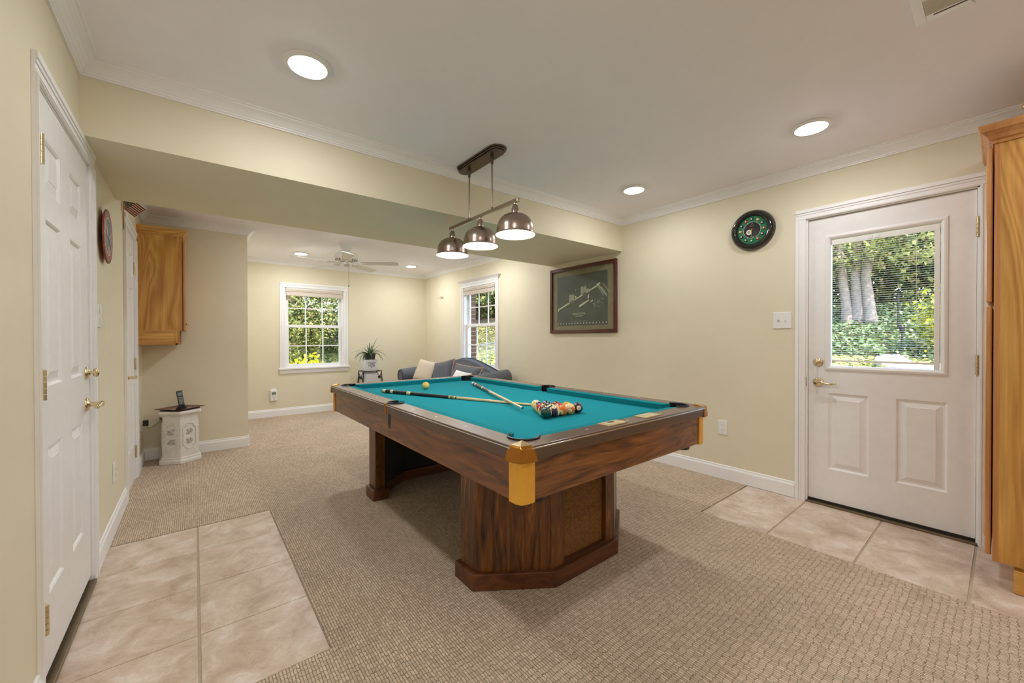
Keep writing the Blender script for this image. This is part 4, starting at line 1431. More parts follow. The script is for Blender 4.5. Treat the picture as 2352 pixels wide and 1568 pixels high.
for k in range(6):
    ang = radians(-90 + 60 * k + 30 + hrot)
    ap = .1545 * cos(pi / 6) + .0012
    mx_ = Matrix.Rotation(ang, 4, 'Z') @ Matrix.Translation((ap, 0, .255)) @ Matrix.Rotation(pi / 2, 4, 'Z') @ Matrix.Rotation(radians(-.5), 4, 'X')
    # local x along the face, z up, -y outwards
    out = []
    out += [(.050, -.085), (.056, -.080), (.056, .080), (.050, .085)]
    out += [(x, z) for x, z in arc(0, .085, .040, 0, 180, 8)]
    out += [(-.050, .085), (-.056, .080), (-.056, -.080), (-.050, -.085)]
    out += [(x, z) for x, z in arc(0, -.085, .040, 180, 360, 8)]
    ring_ = [(x, -.002, z) for x, z in out]
    pn = MB().tube(ring_, .0038, 6, 0, mx_, closed=True).build('relief_panel', 'plaster', pp, smooth=True)
    for zc_ in (.045, -.045):
        rr_ = random.Random(k * 7 + int(zc_ * 1000))
        mb = MB()
        for q in range(9):
            mb.sphere((rr_.uniform(-.026, .026), -.001, zc_ + rr_.uniform(-.022, .022)), (rr_.uniform(.006, .013), .006, rr_.uniform(.006, .013)), 8, 6, 0, mx_)
        for q in range(5):
            a = rr_.uniform(0, 6.28)
            mb.tube([(.008 * cos(a), -.003, zc_ + .008 * sin(a)), (.022 * cos(a + .5), -.006, zc_ + .020 * sin(a + .5)), (.032 * cos(a + .9), -.003, zc_ + .026 * sin(a + .9))], .0035, 5, 0, mx_)
        mb.build('relief_figure', 'plaster_relief', pn, smooth=True)

ty = thing('lacquer_tray', 'square dark red lacquer tray lying on the white pedestal', 'tray', (pcx, pcy, .504), radians(45))
s_ = .138
mb = MB()
vs_ = []
for r, z in ((.085, 0), (.100, .004), (s_, .017), (s_ + .002, .020), (s_, .020), (.100, .0075), (0.09, .006)):
    vs_ += [(r, r, z), (-r, r, z), (-r, -r, z), (r, -r, z)]
fs = [(3, 2, 1, 0)]
for i in range(6):
    for k in range(4):
        fs.append((i * 4 + k, i * 4 + (k + 1) % 4, (i + 1) * 4 + (k + 1) % 4, (i + 1) * 4 + k))
fs.append((24, 25, 26, 27))
mb.add(vs_, fs).build('dish', 'red_lacquer', ty)

ph = thing('cordless_phone', 'black cordless telephone standing in its cradle on the red tray', 'telephone', (pcx + .008, pcy - .008, .511), radians(8))
MB().prism(arc(0, 0, .045, 0, 360, 20)[:-1], 0, .010).prism([(-.036, -.034), (.036, -.034), (.030, .036), (-.030, .036)], .010, .026).build('cradle', 'phone_black', ph, bevel=.004)
mxp = Matrix.Translation((.004, .004, .022)) @ Matrix.Rotation(radians(-7), 4, 'Y') @ Matrix.Rotation(radians(-14), 4, 'X')
body = MB().box(-.023, .023, -.013, .013, 0, .155, 0, mxp).build('handset', 'phone_black', ph, bevel=.007, seg=3)
MB().box(-.016, .016, -.0145, -.0125, .105, .136, 0, mxp).build('screen', 'phone_screen', body)
for r in range(5):
    for c in range(3):
        MB().box(-.015 + c * .011, -.015 + c * .011 + .008, -.0148, -.0125, .024 + r * .0145, .033 + r * .0145, 0, mxp).build('key', 'phone_key', body)
MB().tube([(.024, 0, .150), (.024, .002, .158)], .003, 6, 0, mxp).build('earpiece', 'phone_black', body)
# power adapter and cord
ad = thing('power_adapter', 'black power adapter with coiled cord plugged in beside the pedestal', 'adapter', (XL + .008, 5.205, .39))
MB().box(0, .040, -.020, .020, -.032, .022).build('plug_body', 'phone_black', ad, bevel=.004)
MB().tube([(.028, 0, -.032), (.034, -.002, -.060), (.060, -.012, -.050), (.090, -.022, -.030), (.118, -.030, -.008), (.130, -.030, .006)], .0022, 6).build('cord', 'phone_black', ad)
MB().tube([(.130 + .010 * cos(a * .9), -.034 + .006 * sin(a * .9), .004 + .020 * sin(a * .45) + .003 * a) for a in range(0, 22)], .0026, 5).build('cord_bundle', 'phone_black', ad)

# ------------------------------------------------------------------ wall plates
def plate(name, label, cat, loc, rotz, w, h, kind='outlet', group=None):
    """local: x right, -y toward the room, z up"""
    t = thing(name, label, cat, loc, rotz, group)
    MB().box(-w / 2, w / 2, -.006, 0, -h / 2, h / 2).build('cover', 'plate_white', t, bevel=.003)
    if kind == 'outlet':
        for s in (1, -1):
            o = MB().prism([(x, y) for x, y in arc(0, 0, .016, 0, 360, 16)[:-1]], -.002, .0015, 0, Matrix.Translation((0, -.006, s * .020)) @ Matrix.Rotation(pi / 2, 4, 'X')).build('receptacle', 'plate_white', t)
            for dx_ in (-.006, .006):
                MB().box(dx_ - .001, dx_ + .001, -.0080, -.0070, s * .020 - .001, s * .020 + .008).build('slot', 'plate_grey', o)
            MB().box(-.002, .002, -.0080, -.0070, s * .020 - .009, s * .020 - .005).build('slot', 'plate_grey', o)
    elif kind == 'switch2':
        for s in (1, -1):
            o = MB().box(s * .023 - .006, s * .023 + .006, -.0072, -.006, -.012, .012).build('switch_frame', 'plate_white', t)
            MB().box(s * .023 - .0035, s * .023 + .0035, -.016, -.006, -.004, .004, 0, Matrix.Translation((0, 0, .003 * s)) @ Matrix.Rotation(radians(20 * s), 4, 'X')).build('toggle', 'brass_dull' if s < 0 else 'plate_white', o)
        for s in (1, -1):
            for q in (1, -1):
                MB().box(s * .023 - .0015, s * .023 + .0015, -.0068, -.006, q * .030 - .0015, q * .030 + .0015).build('screw', 'plate_grey', t)
    elif kind == 'vswitch':
        for s in (1, -1):
            MB().box(-.020, .020, -.0090, -.006, s * .030 - .020, s * .030 + .020).build('rocker', 'plate_white', t, bevel=.002)
    elif kind == 'blank':
        MB().box(-.004, .004, -.010, -.006, -.004, .004).build('jack', 'brass', t)
    return t
plate('light_switch', 'double toggle switch plate left of the exterior door', 'light switch', (XR, 1.069, 1.328), -pi / 2, .120, .124, 'switch2')
plate('wall_outlet', 'white outlet on the right wall beyond the table corner', 'outlet', (XR, 1.502, .438), -pi / 2, .073, .122, 'outlet')
plate('light_switch', 'white switch plate on the left wall between the two panel doors', 'light switch', (XL, 3.045, 1.320), pi / 2, .10, .124, 'vswitch')
plate('wall_outlet', 'white outlet low on the left wall before the far panel door', 'outlet', (XL, 3.495, .365), pi / 2, .10, .124, 'outlet')
plate('wall_outlet', 'white outlet behind the black power adapter', 'outlet', (XL, 5.205, .375), pi / 2, .075, .124, 'outlet')
plate('wall_outlet', 'white jack plate with a brass connector beside the far door', 'outlet', (XL, 4.905, .350), pi / 2, .073, .122, 'blank')
al = thing('plug_in_alarm', 'white plug-in gas alarm with small display on the far wall', 'alarm', (.945, YF, .340))
MB().box(-.045, .045, -.035, 0, -.090, .070).build('case', 'plate_white', al, bevel=.006)
MB().box(-.034, .034, -.006, 0, -.075, .092).build('outlet_cover', 'plate_white', al, bevel=.002)
MB().box(-.028, .028, -.037, -.034, .004, .042).build('display', 'screen_grey', al)
for dx_, dz in ((-.016, -.02), (.016, -.02), (-.016, -.035), (.012, -.036)):
    MB().box(dx_ - .004, dx_ + .004, -.037, -.034, dz - .003, dz + .003).build('button', 'plate_grey', al)
MB().box(-.010, .012, -.037, -.034, -.066, -.058).build('indicator', 'led_red', al)
hb = thing('wall_hook', 'small brass bracket on the wall left of the far side window', 'hook', (XR, 6.365, 1.940), -pi / 2)
MB().box(-.025, .02, -.016, 0, -.012, .014).build('plate', 'brass_dull', hb, bevel=.002)
MB().tube([(-.02, -.012, .004), (-.06, -.016, .006), (-.075, -.018, .004)], .004, 6).build('arm', 'brass_dull', hb)

# ------------------------------------------------------------------ framed poster on the right wall
pw, phh = 1.000, .785
pf = thing('framed_poster', 'framed dark space station poster with a marbled mat', 'picture', (XR, 3.072, 1.648), -pi / 2)
fwid = .042
mb = MB()
for x0, x1, z0, z1 in ((-pw / 2, -pw / 2 + fwid, -phh / 2, phh / 2), (pw / 2 - fwid, pw / 2, -phh / 2, phh / 2), (-pw / 2 + fwid, pw / 2 - fwid, phh / 2 - fwid, phh / 2), (-pw / 2 + fwid, pw / 2 - fwid, -phh / 2, -phh / 2 + fwid)):
    mb.box(x0, x1, -.028, 0, z0, z1)
mb.build('frame', 'frame_mahogany', pf, bevel=.006)
MB().box(-pw / 2 + .02, pw / 2 - .02, -.010, -.002, -phh / 2 + .02, phh / 2 - .02).build('mat_board', 'mat_board', pf)
po = MB().box(-.385, .375, -.0125, -.010, -.300, .290).build('print', 'poster_dark', pf)
yy = -.0128
def flatq(mb, pts):
    mb.add([(x, yy, z) for x, z in pts], [tuple(range(len(pts)))])
mb = MB()
flatq(mb, [(-.365, -.115), (-.360, -.095), (.262, .150), (.262, .135)])
flatq(mb, [(-.372, -.100), (-.352, -.090), (-.352, -.130), (-.362, -.125)])
flatq(mb, [(.225, .150), (.275, .165), (.278, .150), (.230, .135)])
mb.build('truss', 'poster_light', po)
mb = MB()
for x0 in (-.185, -.165, -.145, -.125):
    flatq(mb, [(x0, -.035), (x0 + .016, -.028), (x0 + .016 + .004, .052), (x0 + .002, .074)])
for x0 in (-.005, .016, .037, .058):
    flatq(mb, [(x0, .045), (x0 + .017, .052), (x0 + .022, .135), (x0 + .004, .150)])
flatq(mb, [(.080, .075), (.150, .098), (.150, .104), (.084, .112)])
for x0, z0 in ((.245, .115), (.290, .110), (.310, .150)):
    flatq(mb, [(x0, z0), (x0 + .006, z0 + .006), (x0 + .085, z0 - .095), (x0 + .080, z0 - .101)])
flatq(mb, [(.25, .132), (.262, .138), (.365, .018), (.362, .002)])
for q in range(16):
    a, b = rng.uniform(.17, .30), rng.uniform(-.11, -.02)
    flatq(mb, [(a, b), (a + .02, b + .003), (a + .016, b + .012)])
mb.build('solar_panel', 'poster_dim', po)
mb = MB()
flatq(mb, [(-.030, -.095), (.060, -.055), (.066, -.030), (-.024, -.070)])
flatq(mb, [(.065, -.050), (.115, -.028), (.118, -.010), (.068, -.032)])
flatq(mb, [(.095, .000), (.118, .008), (.122, .045), (.104, .040)])
flatq(mb, [(.140, -.048), (.176, -.030), (.172, -.018), (.146, -.032)])
flatq(mb, [(-.100, .035), (-.080, .045), (-.062, .010), (-.074, .004)])
flatq(mb, [(-.085, .095), (-.080, .100), (-.074, .122), (-.082, .118)])
mb.build('module', 'poster_light', po)
mb = MB()
for q in range(17):
    x0 = -.375 + q * .0455
    flatq(mb, [(x0, -.283), (x0 + .012, -.283), (x0 + .012, -.270), (x0 + .003, -.268)])
mb.build('emblem_row', 'poster_white', po)
MB().box(-.135, .080, yy - .0002, yy, -.252, -.2505).build('caption_rule', 'poster_dim', po)
text_obj('title', 'SPACE STATION', .026, 'poster_white', po, Matrix.Translation((-.030, yy, -.168)) @ RX90, extrude=.0001)
MB().box(-.085, .030, yy - .0002, yy, -.196, -.190).build('caption', 'poster_light', po)
MB().box(-pw / 2 + fwid - .004, pw / 2 - fwid + .004, -.0165, -.0150, -phh / 2 + fwid - .004, phh / 2 - fwid + .004).build('glazing', 'picture_glass', pf)

# ------------------------------------------------------------------ billiard clock on the right wall
ck = thing('billiard_clock', 'round billiard clock with thick black rim and green dial', 'clock', (XR, 1.272, 2.055), -pi / 2)
FY = Matrix.Rotation(pi / 2, 4, 'X')       # lathe axis turned to face the room (-y)
MB().lathe([(.108, .020), (.112, .034), (.120, .044), (.132, .048), (.143, .044), (.150, .034), (.153, .030), (.157, .022), (.160, .012), (.160, 0), (.108, 0)], 64, 0, FY).build('rim', 'clock_rim', ck, smooth=True)
dial = MB().lathe([(0, .022), (.112, .022)][::-1], 48, 0, FY).build('dial', 'clock_green', ck)
MB().lathe([(0, .0245), (.058, .0225), (.062, .022)][::-1], 48, 0, FY).build('centre_disc', 'clock_black', dial, smooth=True)
MB().tube([(.0625 * cos(a * pi / 24), -.0232, .0625 * sin(a * pi / 24)) for a in range(48)], .0010, 5, 0, None, True).build('hour_ring', 'clock_line', dial)
bc = [('ball_1', 0), ('ball_2', 0), ('ball_5', 0), ('ball_4', 0), ('ball_5', 0), ('ball_6', 0), ('ball_7', 0), ('ball_8', 0), ('ball_9', 0), ('ball_10', 0), ('ball_5', 0), ('ball_8', 0)]
cmat = {1: 'clock_gold', 2: 'clock_black', 3: 'rust_rim', 4: 'dial_dark', 5: 'rust_rim', 6: 'clock_green', 7: 'rust_dark', 8: 'clock_black', 9: 'clock_gold', 10: 'flag_blue', 11: 'rust_rim', 12: 'clock_black'}
for h_i in range(1, 13):
    a = radians(90 - 30 * h_i)
    cxx, czz = .086 * cos(a), .086 * sin(a)
    mk = MB().sphere((0, 0, 0), (.0125, .006, .0125), 14, 8).build('hour_ball', cmat[h_i], dial, smooth=True, loc=(cxx, -.024, czz))
    MB().lathe([(0, .0066), (.0058, .0060)][::-1], 12, 0, Matrix.Translation((-.002, 0, .001)) @ FY).build('spot', 'clock_line', mk)
    text_obj('numeral', str(h_i), .0085, 'ink', mk, Matrix.Translation((-.002, -.0069, .001)) @ RX90, extrude=.0001)
    MB().box(-.0014, .0014, -.0235, -.022, .064, .070, 0, Matrix.Rotation(-radians(30 * h_i) , 4, 'Y') @ Matrix.Identity(4)).build('tick', 'clock_line', dial)
mk = MB().lathe([(0, .0260), (.021, .0252)][::-1], 28, 0, Matrix.Translation((-.020, 0, -.016)) @ FY).build('eight_spot', 'clock_line', dial)
text_obj('numeral', '8', .030, 'mat_board', mk, Matrix.Translation((-.020, -.0263, -.016)) @ RX90, extrude=.0001)
mb = MB()
mb.tube([(-.014, -.0255, .030), (.014, -.0255, .030), (.004, -.0255, .054)], .0018, 5, 0, None, True)
mb.build('triangle_mark', 'clock_line', dial)
MB().box(-.016, .016, -.0252, -.0245, -.052, -.050).build('maker_mark', 'clock_line', dial)
MB().box(-.0014, .0014, -.0300, -.0292, -.012, .050, 0, Matrix.Rotation(radians(180 + 2), 4, 'Y')).build('hour_hand', 'clock_gold', ck)
MB().box(-.0012, .0012, -.0315, -.0307, -.018, .078, 0, Matrix.Rotation(radians(-(90 + 27)), 4, 'Y')).build('minute_hand', 'clock_gold', ck)
MB().lathe([(0, .033), (.004, .033), (.004, .028)][::-1], 12, 0, FY).build('hub', 'clock_gold', ck)

# ------------------------------------------------------------------ round rust-coloured clock on the left wall
lc = thing('rust_clock', 'thin round rust-red clock with dark centre on the left wall', 'clock', (XL, 3.16, 1.770), pi / 2)
R0 = .150
MB().lathe([(0, .018), (.02, .018), (.02, 0), (0, 0)], 16, 0, FY).build('mount', 'black_plastic', lc)
dk = MB().lathe([(0, .026), (R0 - .004, .026), (R0, .0245), (R0, .0205), (R0 - .004, .019), (0, .019)][::-1], 64, 0, FY).build('face', 'rust_rim', lc, smooth=True)
MB().lathe([(R0 - .012, .0264), (R0 - .001, .0262)][::-1], 64, 0, FY).build('edge_band', 'rust_dark', dk)
MB().lathe([(.100, .0268), (.107, .0268)][::-1], 48, 0, FY).build('inner_ring', 'dial_line', dk)
dc = MB().lathe([(0, .0266), (.100, .0266)][::-1], 48, 0, FY).build('dial', 'dial_dark', dk)
mb = MB()
for q in range(5):
    mb.add([(-.082 + q * .012, -.0272, .060 - q * .004), (-.078 + q * .012, -.0272, .062 - q * .004), (-.045 + q * .012, -.0272, .012 - q * .004), (-.049 + q * .012, -.0272, .010 - q * .004)], [(0, 1, 2, 3)])
for q in range(4):
    mb.add([(.045 + q * .010, -.0272, .045 - q * .004), (.048 + q * .010, -.0272, .047 - q * .004), (.062 + q * .010, -.0272, .002 - q * .004), (.059 + q * .010, -.0272, 0 - q * .004)], [(0, 1, 2, 3)])
mb.build('dial_drawing', 'dial_line', dc)
MB().tube([(.018 * cos(a * pi / 10), -.0272, -.075 + .020 * sin(a * pi / 10)) for a in range(20)], .0022, 5, 0, None, True).build('dial_badge', 'dial_line', dc)
text_obj('numeral', '6', .026, 'dial_line', dk, Matrix.Translation((0, -.0272, -.125)) @ RX90, extrude=.0001)
for hh in (1, 2, 3, 4, 5, 7, 8, 9, 10, 11, 12):
    a = radians(90 - 30 * hh)
    text_obj('numeral', str(hh), .024, 'dial_line', dk, Matrix.Translation((.125 * cos(a), -.0272, .125 * sin(a))) @ RX90, extrude=.0001)
MB().box(-.002, .002, -.0300, -.0290, -.01, .062, 0, Matrix.Rotation(radians(125), 4, 'Y')).build('hour_hand', 'dial_line', lc)
MB().box(-.0015, .0015, -.0315, -.0305, -.015, .085, 0, Matrix.Rotation(radians(70), 4, 'Y')).build('minute_hand', 'dial_line', lc)

# ------------------------------------------------------------------ small flag by the far door
fl = thing('small_flag', 'small stars and stripes flag on a stick at the far door corner', 'flag', (XL, 3.990, 1.985))
MB().tube([(.006, 0, 0.005), (.006, 0, .222)], .0035, 8).build('stick', 'oak', fl, smooth=True)
def flag_pt(u, v):
    # hoist A(top) B(bottom), fly D(top) C(bottom); drooping to the lower right
    A, B, C, D = Vector((.010, 0, .214)), Vector((.010, 0, .150)), Vector((.068, -.02, .096)), Vector((.126, -.03, .163))
    K = Vector((.068, -.02, .212))
    top = A.lerp(K, u / .5) if u < .5 else K.lerp(D, (u - .5) / .5)
    bot = B.lerp(C, u)
    p = top.lerp(bot, v)
    p.y += .006 * sin(u * 9 + v * 2)
    return p
NU, NV = 18, 13
mb = MB()
for i in range(NU):
    for j in range(NV):
        q = [flag_pt(i / NU, j / NV), flag_pt((i + 1) / NU, j / NV), flag_pt((i + 1) / NU, (j + 1) / NV), flag_pt(i / NU, (j + 1) / NV)]
        mi = 2 if (i < 8 and j < 7) else (0 if j % 2 == 0 else 1)
        mb.add(q, [(0, 1, 2, 3)], mi)
fo = mb.build('cloth', ['flag_red', 'flag_white', 'flag_blue'], fl)
sm = fo.modifiers.new('thick', 'SOLIDIFY'); sm.thickness = .0006
mb = MB()
for j in range(5):
    for i in range(6):
        p = flag_pt((i + .5 + (j % 2) * .4) / NU * 1.2, (j + .7) / NV * 1.25)
        for dy in (-.0012, .0012):
            mb.add([p + Vector((-.0022, dy, -.0022)), p + Vector((.0022, dy, -.0022)), p + Vector((.0022, dy, .0022)), p + Vector((-.0022, dy, .0022))], [(0, 1, 2, 3)])
mb.build('stars', 'flag_white', fo)
# ------------------------------------------------------------------ sofa and pillows in the far room
SX0, SX1, SY0, SY1 = 2.62, 3.44, 4.22, 6.32
sf = thing('sofa', 'slate grey camelback sofa under the side window', 'sofa', (0, 0, 0))
def sub(o, lv=1):
    m_ = o.modifiers.new('subd', 'SUBSURF'); m_.levels = lv; m_.render_levels = lv
    return o
MB().box(SX0 + .04, SX1 - .02, SY0 + .10, SY1 - .10, .10, .40).build('base', 'sofa_fabric', sf, bevel=.02)
for k in range(3):
    a = SY0 + .20 + (SY1 - SY0 - .40) * k / 3
    b = SY0 + .20 + (SY1 - SY0 - .40) * (k + 1) / 3
    MB().box(SX0, SX1 - .22, a + .004, b - .004, .395, .52).build('seat_cushion', 'sofa_fabric', sf, bevel=.035, seg=4)
yc_, NYb, NSb = (SY0 + SY1) / 2, 72, 16
ya, yb_ = SY0 + .10, SY1 - .10
def back_top(y):
    t = (y - yc_) / ((yb_ - ya) / 2)
    return .700 + .178 * (.5 + .5 * cos(pi * min(1, abs(t)))) ** .8
def back_pt(y, s):
    zt__ = back_top(y)
    sec = ((y - ya) / (yb_ - ya)) * 3
    fr_ = sec - math.floor(sec)
    puff = abs(sin(pi * min(max(fr_, 0), 1))) ** .38
    if s <= .7:
        u = s / .7
        z = .42 + (zt__ - .02 - .42) * u
        x = 3.20 + .07 * u - .100 * puff * sin(pi * min(1, u * .92 + .08)) - .012
        tuft = math.exp(-((u - .52) / .10) ** 2) * math.exp(-(((fr_ - .5)) / .10) ** 2)
        x += .06 * tuft
        return (x, y, z)
    u = (s - .7) / .3
    ang = pi * u
    return (3.34 - .09 * cos(ang) - .04 * puff * (1 - u) * .4, y, zt__ - .02 + (.03 * sin(ang) if u < 1 else 0) - (.28 if u > .98 else 0))
vs_, fs = [], []
for i in range(NYb + 1):
    for j in range(NSb + 1):
        vs_.append(back_pt(ya + (yb_ - ya) * i / NYb, j / NSb))
for i in range(NYb):
    for j in range(NSb):
        a = i * (NSb + 1) + j
        fs.append((a, a + NSb + 1, a + NSb + 2, a + 1))
fs.append(tuple(range(NSb + 1)))
fs.append(tuple(range(NYb * (NSb + 1), (NYb + 1) * (NSb + 1)))[::-1])
bk = MB().add(vs_, fs).build('back', 'sofa_fabric', sf, smooth=True, angle=70)
MB().tube([(3.35, ya + (yb_ - ya) * i / 40, back_top(ya + (yb_ - ya) * i / 40) + .012) for i in range(41)], .008, 6).build('piping', 'sofa_piping', bk, smooth=True)
for k in (.5, 1.5, 2.5):
    y = ya + (yb_ - ya) * k / 3
    MB().sphere((3.205, y, .42 + (back_top(y) - .44) * .52), (.010, .014, .014), 8, 6).build('button', 'sofa_piping', bk, smooth=True)
for y, s in ((SY0 + .10, -1), (SY1 - .10, 1)):
    prof = arc(0, .575, .115, -60, 245, 18)
    pol = [(x, z) for x, z in prof]
    pol = [(.085, .10)] + [(x, z) for x, z in arc(0, .585, .112, -40, 220, 20)] + [(-.085, .10)]
    # polygon in (y,z), extruded along x
    mxa = Matrix(((0, 0, 1, 0), (1, 0, 0, y), (0, 1, 0, 0), (0, 0, 0, 1)))
    am = MB().prism(pol, SX0 + .02, SX1 - .06, 0, mxa).build('arm', 'sofa_fabric', sf, smooth=True, bevel=.012)
    warp(am, lambda c: Vector((c.x, c.y, c.z * (1 + .11 * (c.x - SX0) / .8))))
    MB().tube([(SX0 + .014, y + q[0] * .9, .585 + (q[1] - .585) * .9) for q in arc(0, .585, .112, -40, 220, 16)], .006, 6).build('piping', 'sofa_piping', am, smooth=True)
for x in (SX0 + .10, SX1 - .08):
    for y in (SY0 + .18, SY1 - .18):
        MB().lathe([(0, .003), (.022, .003), (.030, .10), (0, .10)], 12).build('foot', 'rust_dark', sf, smooth=True, loc=(x, y, 0))

def pillow(name, label, loc, rot, w, h, t, m_, fringe=None, border=None, group=None):
    N = 16
    vs_, fs = [], []
    for sgn in (-1, 1):
        for i in range(N + 1):
            for j in range(N + 1):
                u, v = i / N * 2 - 1, j / N * 2 - 1
                pinch = 1 - .07 * (1 - abs(u) ** 2) * abs(v) ** 4 - 0
                pin2 = 1 - .07 * (1 - abs(v) ** 2) * abs(u) ** 4
                th = t / 2 * ((1 - u ** 4) * (1 - v ** 4)) ** .55
                vs_.append((u * w / 2 * pin2, sgn * th, v * h / 2 * pinch))
    K = (N + 1) ** 2
    for s in range(2):
        for i in range(N):
            for j in range(N):
                a = s * K + i * (N + 1) + j
                q = (a, a + N + 1, a + N + 2, a + 1)
                fs.append(q if s == 0 else q[::-1])
    o = MB().add(vs_, fs).build(name, m_, None, smooth=True, angle=80)
    bm = bmesh.new(); bm.from_mesh(o.data); bmesh.ops.remove_doubles(bm, verts=bm.verts, dist=1e-4); bm.to_mesh(o.data); bm.free()
    o.location = loc
    o.rotation_euler = rot
    tag(o, label, 'pillow', group)
    edge = []
    for k in range(64):
        a = k / 64 * 4
        sd_, f = int(a), (a - int(a)) * 2 - 1
        u, v = [(f, -1), (1, f), (-f, 1), (-1, -f)][sd_]
        pinch = 1 - .07 * (1 - abs(u) ** 2) * abs(v) ** 4
        pin2 = 1 - .07 * (1 - abs(v) ** 2) * abs(u) ** 4
        edge.append((u * w / 2 * pin2, 0, v * h / 2 * pinch))
    if fringe:
        MB().tube(edge, [.012 + .006 * rng.random() for _ in edge], 6, closed=True).build('fringe', fringe, o, smooth=True)
    if border:
        MB().box(w * .26, w * .46, -t * .5, -t * .30, -h * .44, h * .44).build('border_strip', border, o, bevel=.01)
    return o
pg = 'pillows on the grey sofa'
pillow('throw_pillow', 'cream printed pillow leaning at the far arm of the sofa', (2.97, 5.98, .655), (radians(-26), radians(8), radians(-62)), .40, .40, .13, 'pillow_print', None, None, pg)
pp1 = bpy.context.scene.objects['throw_pillow']
MB().box(.150, .192, -.030, .030, -.185, .185).build('edge_band', 'pillow_blue', pp1, bevel=.01)
pillow('throw_pillow', 'grey pillow with tan fringe beside the cream printed pillow', (3.04, 5.52, .655), (radians(-24), radians(-12), radians(-72)), .42, .40, .15, 'sofa_fabric', 'fringe', None, pg)
pillow('throw_pillow', 'grey pillow with tan fringe nearest the pool table', (2.98, 4.80, .645), (radians(-30), radians(4), radians(-80)), .56, .36, .15, 'sofa_fabric', 'fringe', None, pg)
cl = []
ncl = 10
for i in range(ncl + 1):
    for j in range(ncl + 1):
        u, v = i / ncl, j / ncl
        cl.append((-.14 + .28 * u, -.10 + .2 * v + .01 * sin(u * 8), .03 * sin(u * 7 + v * 3) + .02 * cos(v * 6) + .10 * v - .06 * abs(u - .5)))
cf = [(i * (ncl + 1) + j, (i + 1) * (ncl + 1) + j, (i + 1) * (ncl + 1) + j + 1, i * (ncl + 1) + j + 1) for i in range(ncl) for j in range(ncl)]
co = MB().add(cl, cf).build('folded_cloth', 'cloth_white', None, smooth=True, loc=(2.80, 4.62, .690), rot=(radians(20), 0, radians(-60)))
q = co.modifiers.new('thick', 'SOLIDIFY'); q.thickness = .004
pillow('throw_pillow', 'small white pillow in front of the fringed grey pillow', (2.80, 4.62, .640), (radians(-35), radians(10), radians(-65)), .26, .26, .10, 'cloth_white', None, None, pg)
bpy.data.objects.remove(co)

# ------------------------------------------------------------------ plant stand with pot and plant
stx, sty, stz = 2.305, 6.70, .664
st = thing('iron_plant_stand', 'black wrought iron plant stand by the far wall', 'plant stand', (stx, sty, 0))
hx, hy = .155, .130
MB().box(-hx, hx, -hy, hy, stz - .014, stz).build('top', 'iron', st, bevel=.003)
for sx in (1, -1):
    for sy in (1, -1):
        MB().tube([(sx * (hx - .008), sy * (hy - .008), stz - .01), (sx * (hx + .002), sy * (hy + .0), stz - .16), (sx * (hx + .012), sy * (hy + .01), stz - .35), (sx * (hx + .028), sy * (hy + .022), .004)], .008, 8).build('leg', 'iron', st, smooth=True)
for sx in (1, -1):
    mb = MB()
    for sy in (1, -1):
        mb.tube([(sx * hx, sy * (hy - .012), stz - .014), (sx * hx, sy * .070, stz - .06), (sx * hx, sy * .025, stz - .095), (sx * hx, sy * .020, stz - .125), (sx * hx, sy * .045, stz - .14), (sx * hx, sy * .055, stz - .120), (sx * hx, sy * .035, stz - .105)], .006, 6)
        mb.tube([(sx * hx, sy * .01, stz - .10), (sx * hx, sy * .06, stz - .09), (sx * hx, sy * .085, stz - .12), (sx * hx, sy * .09, stz - .2), (sx * hx, sy * .10, stz - .3)], .0055, 6)
    mb.sphere((sx * hx, 0, stz - .115), (.010, .026, .022), 10, 8)
    mb.build('scrollwork', 'iron', st, smooth=True)
MB().tube([(-hx, -hy, .22), (hx, -hy, .22), (hx, hy, .22), (-hx, hy, .22)], .006, 6, closed=True).build('stretcher', 'iron', st)
wb_ = MB().box(-.105, .105, -.09, .09, 0, .40).build('storage_box', 'crock_white', None, bevel=.012, loc=(stx, sty, .228))
tag(wb_, 'white box standing inside the iron plant stand', 'box')
MB().box(-.11, .11, -.095, .095, .345, .362).build('lid', 'plate_white', wb_, bevel=.004)
MB().box(-hx, hx, -hy, hy, .220, .228).build('lower_shelf', 'iron', st)

cr = thing('stoneware_crock', 'white square crock with black lettering on the iron stand', 'crock', (stx - .004, sty, stz))
mb = MB()
lv = [(.090, .004), (.094, 0.0), (.098, .05), (.104, .175), (.106, .186), (.098, .186), (.094, .16), (.085, .012)]
vs_, fs = [], []
def sq(r, z, n=5):
    out = []
    for cx_, cy_, a in ((1, 1, 0), (-1, 1, 90), (-1, -1, 180), (1, -1, 270)):
        for k in range(n + 1):
            an = radians(a + 90 * k / n)
            out.append(((r - .02) * cx_ + .02 * cos(an), (r - .02) * cy_ + .02 * sin(an), z))
    return out
rings_ = [sq(r, z) for r, z in [(.092, 0), (.096, .06), (.104, .178), (.105, .186), (.099, .186), (.094, .15), (.088, .02)]]
nn = len(rings_[0])
for r_ in rings_: vs_ += r_
for i in range(len(rings_) - 1):
    for k in range(nn):
        fs.append((i * nn + k, i * nn + (k + 1) % nn, (i + 1) * nn + (k + 1) % nn, (i + 1) * nn + k))
fs.append(tuple(range(nn))[::-1]); fs.append(tuple(range((len(rings_) - 1) * nn, len(rings_) * nn)))
MB().add(vs_, fs).build('body', 'crock_white', cr, smooth=True, angle=50)
